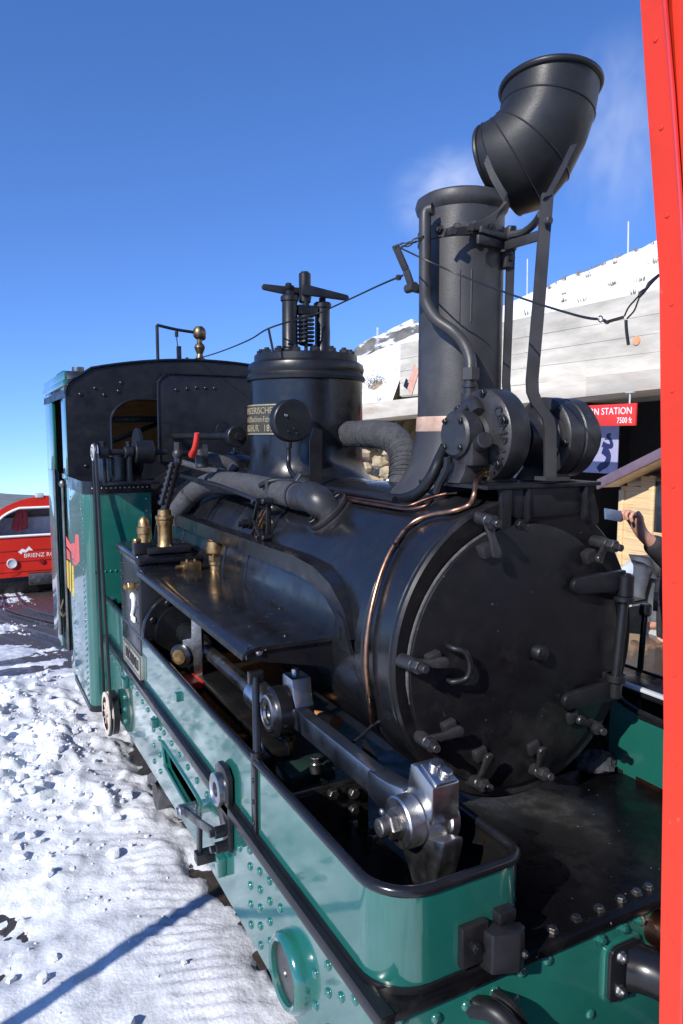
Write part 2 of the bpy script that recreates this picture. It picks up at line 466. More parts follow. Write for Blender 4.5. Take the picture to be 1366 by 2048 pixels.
# --- far terrain: valley shoulders below the summit plateau
HILLM = mat('haze_grey_slope', (0.15, 0.165, 0.155), 0.95, var=0.4, vscale=0.02, dirt=(0.35, 0.36, 0.38), dirt_amt=0.5, dscale=0.012)  # haze over the far hills put into their grey tone, with snow patches
def terr(X, Y):
    d = np.hypot(X + 2, Y - 2)
    drop = np.clip(d - 34, 0, None)
    hills = (fbm(X / 260.0, Y / 260.0, 5, 3) - 0.5) * np.clip(d / 900, 0, 1) * 120
    z = -4.2 - 0.088 * drop + hills
    z = np.where(d > 1500, np.maximum(z, -0.085 * d), z)
    return np.minimum(z, -3.2)
far = [-9000, -5000, -3000, -2000, -1400, -1000, -750, -550, -400, -300, -220, -160, -110, -75, -50, -36, -26, -18, -12, -6, 0, 6, 12, 18, 26, 36, 50, 75, 110, 160, 220, 300, 400, 550, 750, 1000, 1400, 2000, 3000, 5000, 9000]
sheet('terrain', far, far, terr, HILLM)
# --- the bare wet ground of the summit station
gx = axisv([(-22, -4, 1.5), (-4, 4, 0.25), (4, 30, 1.5)])
gy = axisv([(-24, -2, 1.5), (-2, 22, 0.4), (22, 34, 1.5)])
def bare(X, Y):
    z = gz(Y) + (fbm(X * 1.5, Y * 1.5, 3, 5) - 0.5) * 0.03
    z = z - np.clip(-12 - X, 0, None) * 0.28 - np.clip(Y - 27, 0, None) * 0.5
    return np.where((X > 0.9) & (Y < 21), z * 0 - 0.006, z)
sheet('ground', gx, gy, bare, WETDK)
# --- snow lying on it, thick where shovelled, worn through in places
def spot(X, Y, cx, cy, rx, ry, a, rot=0.0):
    c, s_ = math.cos(rot), math.sin(rot)
    dx, dy = X - cx, Y - cy
    u, v = (dx * c + dy * s_) / rx, (-dx * s_ + dy * c) / ry
    return a * np.exp(-(u * u + v * v))
def snow(X, Y):
    h = np.full_like(X, 0.032)
    h += (fbm(X * 2.2, Y * 2.2, 5, 11, 0.55) - 0.5) * 0.06
    rag_ = (fbm(X * 9, Y * 9, 4, 91, 0.65) - 0.5) * 2.2
    fine = fbm(X * 14, Y * 14, 3, 23, 0.6) - 0.5
    lumps = np.clip(fbm(X * 5.5, Y * 5.5, 4, 31, 0.5) - 0.42, 0, 1)
    heap = spot(X, Y, -1.35, 3.5, 0.55, 1.0, 1) + spot(X, Y, -1.55, 4.6, 0.5, 0.8, 0.9) + spot(X, Y, -1.9, 4.0, 0.7, 1.3, 0.8) + spot(X, Y, -1.22, 2.75, 0.2, 0.35, 0.6)
    heap = np.clip(heap, 0, 1)
    h += heap * (0.04 + lumps * 0.26) + fine * (0.014 + 0.02 * heap)
    # packed by a tracked machine: cross ribs in the near strip
    lane = np.clip(spot(X, Y, -1.02, 1.7, 0.14, 1.4, 1.2), 0, 1)
    h += lane * (np.sin((Y * 0.93 + X * 0.36) * 2 * math.pi / 0.062) * 0.007)
    # worn patches
    for cx, cy, rx, ry, a in ((-1.68, 2.15, 0.13, 0.16, 0.044), (-1.7, 1.8, 0.22, 0.10, 0.028), (-1.5, 1.95, 0.2, 0.12, 0.02), (-0.66, 2.0, 0.09, 0.13, 0.09), (-0.70, 1.35, 0.08, 0.10, 0.05), (-0.80, 2.2, 0.06, 0.1, 0.07),
                              (-0.55, 3.4, 0.22, 0.7, 0.2), (-1.40, 6.5, 0.22, 0.22, 0.16), (-1.1, 5.75, 0.16, 0.14, 0.09), (-0.3, 1.0, 0.30, 2.0, 0.16), 
                              (-0.15, 8.2, 0.55, 1.9, 0.22), (-0.7, 10.5, 0.7, 1.8, 0.12), (-1.2, 7.25, 0.35, 0.22, 0.10), (-1.4, 16, 1.6, 4, 0.12)):
        h -= spot(X, Y, cx, cy, rx, ry, a) * np.clip(1 + rag_, 0, 2)
    h -= np.clip((X + 0.45) * 0.5, 0, 0.5)          # melted under the engine
    far_n = (fbm(X * 0.9 + 3, Y * 0.55, 4, 77) - 0.37) * 0.2
    h += np.clip((Y - 5) / 3, 0, 1) * far_n
    z = gz(Y) + h
    return z - np.clip(-12 - X, 0, None) * 0.28 - np.clip(Y - 27, 0, None) * 0.5
sx = axisv([(-22, -4, 0.5), (-4, -2.1, 0.08), (-2.1, -0.3, 0.018), (-0.3, 1.0, 0.1)])
sy = axisv([(-24, -1, 0.6), (-1, 0.6, 0.08), (0.6, 5.2, 0.018), (5.2, 12, 0.05), (12, 34, 0.3)])
sheet('snow', sx, sy, snow, SNOWM)
# loose clods thrown up by the shovel
g = M(); rnd = random.Random(5)
for k in range(620):
    u = rnd.random()
    x, y = rnd.gauss(-1.45, 0.33), rnd.gauss(3.7, 0.95)
    if k % 24 == 0: x, y = rnd.uniform(-2.0, -0.95), rnd.uniform(1.5, 6)
    if x > -0.95: continue
    r = 0.006 + 0.034 * u ** 4
    z = float(snow(np.array([[x]]), np.array([[y]]))[0, 0])
    n = 7; rs = []
    for i in range(1, 4):
        t = math.pi * i / 4
        rs.append([V((x + r * math.sin(t) * math.cos(2 * math.pi * j / n) * rnd.uniform(.7, 1.35), y + r * math.sin(t) * math.sin(2 * math.pi * j / n) * rnd.uniform(.7, 1.35), z + r * 0.35 - r * 0.8 * math.cos(t) * rnd.uniform(.7, 1.2))) for j in range(n)])
    g.rings(rs)
o = O('snow_clods', g, CLOD, kind='stuff')

# --- wet paving on the station side, with a pale concrete strip before the kiosk
WETP = mat('wet_brown_paving', (0.075, 0.056, 0.042), 0.16, rvar=0.13, var=0.35, vscale=2.5, bump=0.12, bscale=5, dirt=(0.2, 0.19, 0.18), dirt_amt=0.35, dscale=3)
g = M(); g.box(0.95, 5.0, -24, 20, -0.3, 0.003, 0.0); O('pavement', g, WETP, kind='structure')
g = M(); g.box(5.003, 12.0, -24, 20, -0.3, 0.05, 0.01); O('platform', g, mat('pale_platform_concrete', (0.42, 0.42, 0.41), 0.7, var=0.15, bump=0.3), kind='structure')

# --- track: rails, timber decking between and beside them
def tcx(y):
    t = min(max((y - 5.5) / 10.0, 0), 1); t = t * t * (3 - 2 * t)
    return -0.10 - t * 1.05 + max(0, y - 15.5) * 0.03
tr = link(bpy.data.objects.new('railway_track', None), (-0.1, 8, 0), None)
tr['kind'] = 'structure'
prof = [(-0.03, 0.0), (0.03, 0.0), (0.03, 0.012), (0.009, 0.02), (0.009, 0.07), (0.025, 0.08), (0.025, 0.10), (-0.025, 0.10), (-0.025, 0.08), (-0.009, 0.07), (-0.009, 0.02), (-0.03, 0.012)]
for sd in (-0.42, 0.42):
    g = M(); g.sweep([(tcx(y) + sd, y, float(gz(y)) - 0.04) for y in np.arange(-12, 26, 0.5)], prof); O('rail', g, RAIL, tr)
g = M()
for sd in (-0.06, 0.06):
    g.sweep([(tcx(y) + sd, y, float(gz(y)) - 0.05) for y in np.arange(-12, 26, 0.5)], [(-.012, 0), (.012, 0), (.012, .12), (-.012, .12)])
O('rack_bar', g, RAIL, tr)
rnd = random.Random(3)
for row in range(5):
    for k in range(6):
        y0 = 5.9 + k * 1.4 + rnd.uniform(-.1, .1); y1 = y0 + 1.37
        xo = (-0.95, -0.68, -0.24, 0.0, 0.24)[row]
        wd = (0.24, 0.2, 0.2, 0.16, 0.14)[row]
        pts = []
        g = M()
        zz = lambda y: float(gz(y)) + 0.006 + rnd.uniform(0, 0.008)
        a, b, c, d = [V((tcx(y) + xo + e * wd / 2, y, zz(y))) for y in (y0, y1) for e in (-1, 1)]
        g.bev([a, b, c, d, a - Z1 * .05, b - Z1 * .05, c - Z1 * .05, d - Z1 * .05], [(0, 1, 3, 2), (4, 6, 7, 5), (0, 4, 5, 1), (2, 3, 7, 6), (0, 2, 6, 4), (1, 5, 7, 3)], .004, 1)
        O('plank', g, WOODD, tr)

# --- snowy bank over the station, rocky shoulder to its left, far summit
def rock_snow(name, thr, rockc, snowc, sc):
    m = mat(name, rockc, 0.9, var=0.45, vscale=sc, bump=0.9, bscale=sc * 5, spec=0.2)
    t = m.node_tree; b = t.nodes['Principled BSDF']
    g_ = t.nodes.new('ShaderNodeNewGeometry'); s_ = t.nodes.new('ShaderNodeSeparateXYZ')
    t.links.new(g_.outputs['Normal'], s_.inputs[0])
    n = t.nodes.new('ShaderNodeTexNoise'); n.inputs['Scale'].default_value = sc * 1.3; n.inputs['Detail'].default_value = 8; n.inputs['Roughness'].default_value = 0.7
    t.links.new(g_.outputs['Position'], n.inputs['Vector'])
    a = t.nodes.new('ShaderNodeMath'); a.operation = 'MULTIPLY_ADD'; a.inputs[1].default_value = 0.9
    t.links.new(n.outputs[0], a.inputs[0]); t.links.new(s_.outputs[2], a.inputs[2])
    r = t.nodes.new('ShaderNodeMapRange'); r.inputs[1].default_value = thr - 0.05; r.inputs[2].default_value = thr + 0.05
    t.links.new(a.outputs[0], r.inputs[0])
    mc = t.nodes.new('ShaderNodeMix'); mc.data_type = 'RGBA'
    old = b.inputs['Base Color'].links[0].from_socket
    t.links.new(r.outputs[0], mc.inputs[0]); t.links.new(old, mc.inputs[6]); mc.inputs[7].default_value = (*snowc, 1)
    t.links.new(mc.outputs[2], b.inputs['Base Color'])
    return m
BANKM = rock_snow('snowy_bank', 0.98, (0.16, 0.13, 0.08), (0.80, 0.81, 0.83), 3.0)
def bank(X, Y):
    crest = 5.95 + np.clip(15.5 - Y, -30, 30) * 0.095
    up = 4.15 + (X - 7.3) / 4.7 * (crest - 4.15)
    z = np.where(X < 12, up, crest - (X - 12) * 0.12)
    k = np.clip((Y - 12.7) / 1.5, 0, 1)                      # left of the wall the bank runs out lower
    ca, cb_ = P(700, 724, x=11), P(835, 668, x=11)
    cz_ = ca.z + (Y - ca.y) / (cb_.y - ca.y) * (cb_.z - ca.z)
    low = np.where(X < 11, 2.6 + (X - 7.9) / 3.1 * (cz_ - 2.6), cz_ - (X - 11) * 0.25)
    z = z * (1 - k) + np.minimum(z, low) * k
    z = z - np.clip(Y - 24, 0, None) * 0.25
    z = z + (fbm(X * 1.1, Y * 1.1, 5, 41) - 0.5) * 0.35 * np.clip((X - 7.3) / 1.2, 0, 1)
    return z
sheet('snowy_hill', axisv([(7.3, 16, 0.16), (16, 60, 2)]), axisv([(-20, 4, 1.0), (4, 24, 0.16), (24, 46, 1.5)]), bank, BANKM)
ROCKM = rock_snow('ochre_rock_and_snow', 1.12, (0.33, 0.26, 0.16), (0.78, 0.79, 0.80), 2.2)
def rocks(X, Y):
    t = np.clip((X - 7.6) / 1.9, 0, 1)
    z = -0.2 + t * 3.2 + (fbm(X * 1.6, Y * 1.6, 4, 51) - 0.5) * 1.3 * np.clip(t * 4, 0, 1)
    cell = np.abs(fbm(X * 2.6, Y * 2.6, 3, 61) - 0.5) * 1.6
    return z - np.clip(0.18 - cell, 0, 1) * 1.5
sheet('rock_face', axisv([(7.5, 9.9, 0.07), (9.9, 10.6, 0.1)]), axisv([(9.3, 22, 0.09)]), rocks, ROCKM)
PEAKM = rock_snow('far_rock_and_snow', 1.30, (0.13, 0.125, 0.115), (0.80, 0.82, 0.86), 0.22)
pk = P(822, 634, y=150)
def peak(X, Y):
    dx, dy = X - pk.x, Y - 150
    z = pk.z - np.where(dx < 0, -dx, dx * 0.5) * 0.52 - np.abs(dy) * 0.42 - 0.4
    z = z + (fbm(X / 7.0, Y / 7.0, 5, 71) - 0.5) * 5.5 * np.clip((np.abs(dx) + np.abs(dy)) / 16, 0, 1)
    return np.maximum(z, -15)
sheet('summit', axisv([(pk.x - 75, pk.x + 75, 1.0)]), axisv([(90, 200, 1.3)]), peak, PEAKM)

# boulders under the canopy end, tufts of dry grass poking out of the snow
rnd = random.Random(9)
for k, (px, py, x_, r) in enumerate(((735, 905, 7.6, .26), (760, 925, 7.5, .22), (790, 900, 7.7, .3), (745, 880, 8.0, .24), (775, 945, 7.3, .2), (730, 935, 7.4, .2), (810, 930, 7.5, .24), (760, 780, 9.3, .3), (745, 795, 9.2, .26), (785, 790, 9.4, .25))):
    c = P(px, py, x=x_); n = 9; g = M(); rs = []
    for i in range(1, 6):
        t = math.pi * i / 6
        rs.append([V((c.x + r * math.sin(t) * math.cos(2 * math.pi * j / n) * rnd.uniform(.75, 1.25), c.y + 1.3 * r * math.sin(t) * math.sin(2 * math.pi * j / n) * rnd.uniform(.75, 1.25), c.z - r * math.cos(t) * rnd.uniform(.6, .95))) for j in range(n)])
    g.rings(rs)
    o = O('boulder', g, ROCK)
    me = o.data; me.polygons.foreach_set('use_smooth', [False] * len(me.polygons))
    tag(o, 'jagged ochre boulder lying on the snowy rock bank behind the steam dome', 'boulder', 'ochre boulders on the rock bank')
def tuft(g, c, r, n, h):
    for k in range(n):
        a = rnd.uniform(0, 6.283); d = V((math.cos(a), math.sin(a), 0)); b0 = V(c) + d * rnd.uniform(0, r); tp = b0 + d * rnd.uniform(0, r) + Z1 * h * rnd.uniform(.5, 1)
        s_ = d.cross(Z1) * 0.012
        g.add([b0 - s_, b0 + s_, tp], [(0, 1, 2)])
g = M()
for k in range(110):
    x, y = rnd.uniform(7.6, 12.3), rnd.uniform(4.5, 16)
    if k < 26: x = rnd.uniform(11.6, 12.4)
    z = float(bank(np.array([[x]]), np.array([[y]]))[0, 0])
    tuft(g, (x, y, z - .03), rnd.uniform(.05, .16), 16, rnd.uniform(.08, .2))
O('dry_grass_tufts', g, GRASS, kind='stuff')
b0 = P(752, 775, x=9.3)
bush = thing('bush', 'dry dark brown bush on the rocks right of the steam dome', 'bush', b0 - Z1 * .25)
g = M()
for k in range(14):
    a = rnd.uniform(0, 6.28); g.tube([b0 - Z1 * .3, b0 + V((math.cos(a) * .12, math.sin(a) * .2, -.1)), b0 + V((math.cos(a) * .3, math.sin(a) * .5, rnd.uniform(0, .35)))], [.02, .012, .004], 5, 2)
O('branch', g, BUSH, bush)
g = M()
for k in range(1500):
    d = V((rnd.gauss(0, .16), rnd.gauss(0, .34), rnd.gauss(.02, .16))); u = V((rnd.gauss(0, 1), rnd.gauss(0, 1), rnd.gauss(0, 1))).normalized() * .028; v = u.orthogonal().normalized() * .015
    c = b0 + d; g.add([c - u, c + v, c + u, c - v], [(0, 1, 2, 3)])
O('foliage', g, BUSH, bush)

# --- the station: board-marked concrete wall over a canopy beam, dark hall below
st = thing('station_building', 'grey concrete station building with rust streaked canopy beam over a dark hall', 'building', (8.2, 6, 0))
zs = [3.12, 3.40, 3.66, 3.93, 4.27]
rnd = random.Random(2)
for i in range(4):
    ys = [-14, -4.0, 1.2, 5.1, 8.6, 12.65]
    for j in range(5):
        g = M(); g.box(7.0 + rnd.uniform(0, .006), 7.3, ys[j] + .0015, ys[j + 1] - .0015, zs[i] + .0015, zs[i + 1] - .0015, .004, seg=1); O('concrete_panel', g, CONC, st)
g = M(); g.box(7.02, 7.28, -13.9, 12.6, 3.1, 4.25, 0); O('wall_core', g, CONC, st)
for a, b, x0 in ((-14, 6.775, 6.60), (6.785, 18.5, 6.64)):
    g = M()
    zb = lambda y: 2.84 + (5.9 - y) * 0.030
    zt = lambda y: 3.115 + (5.9 - y) * 0.016
    g.prism([(a, zb(a)), (b, zb(b)), (b, zt(b)), (a, zt(a))], (x0, 0, 0), Y1, Z1, (.9, 0, 0), .012); O('canopy_beam', g, CONR, st)
g = M(); g.prism([(-14, 3.6), (18.5, 2.62), (18.5, 2.68), (-14, 3.66)], (7.5, 0, 0), Y1, Z1, (3, 0, 0)); O('canopy_slab', g, CONC, st)
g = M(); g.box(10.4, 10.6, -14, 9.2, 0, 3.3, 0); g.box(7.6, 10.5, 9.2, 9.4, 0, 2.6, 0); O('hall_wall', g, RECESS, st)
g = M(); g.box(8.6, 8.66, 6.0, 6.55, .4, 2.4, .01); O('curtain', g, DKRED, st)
for c in (P(1272, 681, x=6.985), P(993, 727, x=6.985)):
    g = M(); g.cyl(c, c + X1 * .03, .065, n=28); O('anchor_cap', g, mat('pale_orange_cap', (0.62, 0.30, 0.16), 0.7) if 'pale_orange_cap' not in bpy.data.materials else bpy.data.materials['pale_orange_cap'], st)
pts = [P(*q, x=6.99) for q in ((829, 727), (837, 745), (823, 790), (812, 775))]
g = M(); g.prism([(p.y, p.z) for p in pts], (6.995, 0, 0), Y1, Z1, (-.012, 0, 0)); O('marker_board', g, mat('faded_pink_board', (0.60, 0.33, 0.25), 0.7), st)
pts = [P(*q, x=6.98) for q in ((812, 757), (816, 762), (815, 765), (818, 766), (814, 778), (807, 772))]
g = M(); g.prism([(p.y, p.z) for p in pts], (6.995, 0, 0), Y1, Z1, (-.02, 0, 0)); O('marker_mark', g, DARK, st)
for y in (4.2, 6.0, 8.0):
    g = M(); g.box(7.6, 7.8, y - .03, y + .03, 2.62, 2.80, .004); O('ceiling_lamp', g, RECESS, st)

# the red station sign hanging below the beam
a, b = P(1272, 806, x=6.3), P(1272, 851, x=6.3)
y0, y1 = a.y, a.y + 1.95
sg = thing('station_sign', 'red hanging sign with white letters ROTHORN STATION 7500 ft under the concrete beam', 'sign', (6.3, (y0 + y1) / 2, b.z))
g = M(); g.box(6.3, 6.335, y0, y1, b.z, a.z, .004); O('sign_board', g, SIGNR, sg)
g = M()
letters(g, 'ROTHORN STATION', .135, (6.298, y0 + .055, a.z - .10), (0, -1, 0), Z1, .003, 'RIGHT', .95)
letters(g, '7500 ft', .115, (6.298, y0 + .055, b.z + .07), (0, -1, 0), Z1, .003, 'RIGHT', .78)
O('lettering', g, WHITEM, sg)
for y in (y0 + .12, y1 - .12):
    g = M(); g.cyl((6.318, y, a.z - .002), (6.318, y, a.z + .14), .012, n=10); g.box(6.29, 6.345, y - .06, y + .06, a.z + .14, a.z + .155, .003); O('hanger', g, GALV, sg)

# banner with a navy emblem
c = P(1236, 900, x=7.5)
bn = thing('hanging_banner', 'pale violet banner with a curling navy animal emblem behind the generator', 'banner', (7.5, c.y + .8, 1.6))
g = M(); g.box(7.5, 7.515, c.y, c.y + 1.5, 1.62, 2.62, .003); O('banner_cloth', g, BANN, bn)
g = M()
for pts, r in (([(1222, 868), (1215, 872), (1221, 880), (1223, 892), (1214, 892), (1205, 888)], [.02, .03, .028, .035, .04, .05]), ([(1205, 900), (1213, 905), (1217, 915), (1212, 928), (1203, 933), (1196, 940)], [.06, .07, .05, .055, .06, .05])):
    g.tube([P(*q, x=7.497) for q in pts], r, 8, 6)
g.v = [(7.497 + (p[0] - 7.497) * .05, p[1], p[2]) for p in g.v]
O('emblem', g, NAVY, bn)

# --- the pine kiosk
kx = 5.9
KY = lambda px: P(px, 1010, x=kx).y
ky0, ky1 = 1.9, P(1193, 968, x=5.5).y - .1
kp = P(1193, 968, x=5.5); kq = P(1322, 904, x=5.5)
slope = (kq.z - kp.z) / (kp.y - kq.y)
ridge_y = 3.75
roofz = lambda y: kp.z + slope * (kp.y - max(y, 2 * ridge_y - y))
ki = thing('kiosk', 'light pine plank kiosk with a deep eave under the station canopy', 'kiosk', (kx + 1, ridge_y, 0.05))
rnd = random.Random(8)
z = 0.055
while z < roofz(ridge_y) - .12:
    h = 0.138
    # the boards stop under the sloping roof and leave the serving hatch and window free
    segs = [(ky0, ky1)]
    if 0.98 < z < 1.60: segs = [(ky0, KY(1345)), (KY(1309), KY(1238))]
    for a, b in segs:
        lim = max(0.0, (z + h + .05 - kp.z) / slope)
        b2 = min(b, kp.y - lim); a2 = max(a, 2 * ridge_y - kp.y + lim)
        if b2 - a2 < .1: continue
        g = M(); dx = rnd.uniform(0, .004); g.box(kx + dx, kx + .03, a2, b2, z + .0008, z + h - .0008, .002, seg=1); O('plank', g, PINE, ki)
    z += h
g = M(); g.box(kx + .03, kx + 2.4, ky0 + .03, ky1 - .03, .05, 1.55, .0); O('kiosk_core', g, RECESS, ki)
for y in (KY(1244), KY(1304), KY(1350)):
    g = M(); g.box(kx - .025, kx + .02, y - .04, y + .04, .06, min(roofz(y) - .12, 1.85), .004); O('post', g, PINE, ki)
g = M(); g.box(kx + .005, kx + .03, KY(1238), ky1 - .02, 1.0, 1.66, .003); O('hatch', g, DKRED, ki)
g = M(); g.box(kx + .0, kx + .03, KY(1345), KY(1309), 1.02, 1.66, .003); O('window', g, GLASS, ki)
for sgn in (1, -1):
    ya, yb = (kp.y, ridge_y) if sgn > 0 else (2 * ridge_y - kp.y, ridge_y)
    za, zb_ = roofz(ya), roofz(ridge_y)
    g = M(); g.prism([(ya, za - .05), (yb, zb_ - .05), (yb, zb_ + .02), (ya, za + .02)], (5.55, 0, 0), Y1, Z1, (3.0, 0, 0), .004); O('roof', g, PINE, ki)
    g = M(); g.prism([(ya, za - .07), (yb, zb_ - .07), (yb, zb_ + .055), (ya, za + .055)], (5.5, 0, 0), Y1, Z1, (.048, 0, 0), .004); O('verge_board', g, VIOL, ki)

# snow stakes along the crest, lattice mast on the far summit
for (px, yt, yb, xx, lab) in ((1055, 518, 580, 12, 'thin grey snow stake on the crest, left of the two'), (1257, 443, 515, 12, 'tall pale snow stake on the crest beside the red coach post')):
    a, b = P(px, yt, x=xx), P(px, yb, x=xx)
    g = M(); g.cyl(b - Z1 * .5, a, .022, .018, 10); o = O('snow_stake', g, GALV); tag(o, lab, 'stake', 'snow stakes on the crest')
a, b = P(755, 655, y=120), P(755, 705, y=120)
g = M(); hw = .28
for sx_, sy_ in ((-1, -1), (1, -1), (-1, 1), (1, 1)): g.bar(b + V((sx_ * hw, sy_ * hw, -1)), a + V((sx_ * .08, sy_ * .08, 0)), .06, .06)
for k in range(6):
    z_ = b.z + (a.z - b.z) * k / 6; ww = hw * (1 - k / 6) + .08 * k / 6
    g.bar((b.x - ww, b.y - ww, z_), (b.x + ww, b.y - ww, z_ + .5), .05, .05)
O('lattice_mast', g, GALV); tag(bpy.data.objects['lattice_mast'], 'distant thin lattice mast standing before the rocky summit', 'mast')
# a marker post on the snow whose shadow crosses the near strip
g = M(); pb = V((-3.55, 0.60, 0)); g.cyl(pb, pb + Z1 * 2.2, .036, n=14); g.lathe(pb + Z1 * 2.2, Z1, [(.036, 0), (.03, .02), (.01, .03)], 14)
o = O('marker_post', g, GALV); tag(o, 'slim marker post standing in the snow left of the locomotive', 'post')
# ================================================================== THE LOCOMOTIVE
XC = -0.10                     # centre line; the front is at y = 0 and the cab lies up the y axis
loco = thing('steam_locomotive', 'green and black rack steam locomotive with its chimney cap swung aside', 'locomotive', (XC, 2.4, 0))
# shared small pieces
def rivet_mesh(name, m, n=12):
    g = M(); g.lathe((0, 0, -.002), Z1, [(1, 0), (.98, .22), (.8, .48), (.45, .64), (.02, .70)], n, c0=False, c1=False); return g.mesh(name, m)
def bolt_mesh(name, m, shank=True):
    g = M(); g.lathe((0, 0, -.001), Z1, [(1.25, 0), (1.25, .12)], 14); g.hexa((0, 0, .12), Z1, 1.0, .75)
    if shank: g.cyl((0, 0, .8), (0, 0, 1.25), .55, n=10)
    return g.mesh(name, m)
RIV_G = rivet_mesh('rivet_green', GRN); RIV_K = rivet_mesh('rivet_black', BLK); RIV_S = rivet_mesh('rivet_bright', STEEL, 8)
HEX_S = bolt_mesh('bolt_steel', STEELD, False); HEX_K = bolt_mesh('bolt_black', BLKM); HEX_B = bolt_mesh('bolt_bright', STEEL); HEX_G = bolt_mesh('bolt_green', GRN)

# ---------------- left side frame: riveted plate with a slot
def keyhole(outer, hole):
    j = min(range(len(outer)), key=lambda i: (outer[i][0] - hole[0][0]) ** 2 + (outer[i][1] - hole[0][1]) ** 2)
    return outer[:j + 1] + hole + [hole[0]] + outer[j:]
def fb(y): return 0.585 - max(0, y - 1.5) * 0.033
outer = [(-0.03, 0.95), (3.38, 0.95), (3.38, fb(3.38)), (2.4, fb(2.4)), (1.5, .585), (1.9 - .6, .585), (.6, .575), (-.03, .56)]
hole = [(1.385, .795), (1.36, .76), (1.37, .70), (1.40, .685), (1.87, .705), (1.90, .725), (1.935, .795), (1.90, .805)]
g = M()
g.plate(outer, [hole], (-1.0, 0, 0), Y1, Z1, (.022, 0, 0))
frame_l = O('side_frame', g, GRN, loco)
fr = frame_l
g = M(); g.tube([(-1.001, a, b) for a, b in hole], .008, 8, 3, closed=True); O('slot_lip', g, GRN, fr)
g = M(); g.box(-1.022, -0.985, -.054, 3.38, .925, .962, .004); O('moulding', g, BLK, fr)
g = M(); g.bar((-.955, 1.02, .66), (-.955, 1.80, .79), .05, .02); O('slot_bar', g, STEEL, fr)
# rivets: a row under the moulding, columns on the front and rear ends
rv = [(.86 - .0 * y, y) for y in np.arange(1.98, 3.3, .125)] + [(.862, y) for y in np.arange(1.26, 1.98, .13)]
rv += [(z, y) for z in (.80, .72, .64) for y in (2.0, 2.12)] + [(z, 2.83) for z in (.80, .73, .66, .59)]
for y, zz in ((.80, (.885, .83, .765, .70, .63)), (.715, (.86, .80, .74, .68, .615)), (.635, (.875, .81, .745, .68)), (.55, (.84,)), (.315, (.80, .71, .62)), (.24, (.875, .80, .70, .61)), (.17, (.84, .745, .65)), (.10, (.885, .79, .69, .6)), (1.02, (.82,)), (.9, (.84,))):
    rv += [(z, y) for z in zz]
for z, y in rv: inst('rivet', RIV_G, (-1.0, y, z), (-1, 0, 0), fr, sc=.0135)
# round boss with a grey cover near the front
g = M(); g.lathe((-.99, .455, .715), (-1, 0, 0), [(.107, 0), (.107, .03), (.100, .045), (.092, .05), (.082, .046), (.082, .03)], 40); boss = O('axle_boss', g, GRN, fr)
g = M(); g.lathe((-1.015, .455, .715), (-1, 0, 0), [(.0815, 0), (.0815, .008), (.012, .012), (.009, .007), (.001, .007)], 36); O('boss_cover', g, STEELD, fr)
# bearing bracket with its link arms over the slot
g = M()
pl = [(.95, .80), (.95, 1.06), (.985, 1.085), (1.05, 1.085), (1.085, 1.06), (1.085, .93), (1.0, .80)]
g.prism(pl, (-1.002, 0, 0), Y1, Z1, (-.02, 0, 0), .004)
br = O('bearing_bracket', g, BLK, fr)
g = M(); g.lathe((-1.02, 1.03, .995), (-1, 0, 0), [(.056, 0), (.056, .022), (.046, .026), (.04, .02), (.026, .02), (.026, -.004)], 28, c1=False); O('bearing_ring', g, STEEL, fr)
g = M(); g.cyl((-1.0, 1.03, .995), (-1.026, 1.03, .995), .025); O('bearing_bore', g, DARK, fr)
for z, y in ((.865, .975), (.815, .965)):
    g = M(); g.cyl((-1.0, y + .01, z), (-1.062, y + .01, z), .020, n=16, b=.003); g.cyl((-1.061, y + .01, z), (-1.078, y + .01, z), .012, n=12, b=.002); O('link_pin', g, BLK, fr)
g = M()
g.bar((-1.05, 1.40, .745), (-1.05, 1.19, .80), .035, .014); g.bar((-1.05, 1.19, .815), (-1.06, 1.17, .675), .035, .014, (0, 1, 0)); g.bar((-1.055, 1.20, .80), (-1.06, .99, .866), .03, .012)
O('link_arm', g, BLK, fr)
g = M(); g.cyl((-.95, 1.40, .745), (-1.075, 1.40, .745), .027, n=20, b=.004); g.cyl((-1.074, 1.40, .745), (-1.083, 1.40, .745), .018); O('link_pin', g, STEEL, fr)
g = M(); g.box(-1.075, -1.0, 1.145, 1.19, .66, .70, .003); O('link_block', g, BLK, fr)
g = M(); g.box(-1.03, -1.0, 1.04, 1.08, .66, .73, .004); O('green_block', g, GRN, fr)
for bx_ in ((-1.012, -.99, 1.63, 1.665, 1.10, 1.135, .002), (-1.03, -1.0, 2.02, 2.06, .845, .885, .004), (-1.03, -1.0, 2.70, 2.76, .82, .875, .004)):
    g = M(); g.box(*bx_); O('frame_lug', g, GRN, fr)

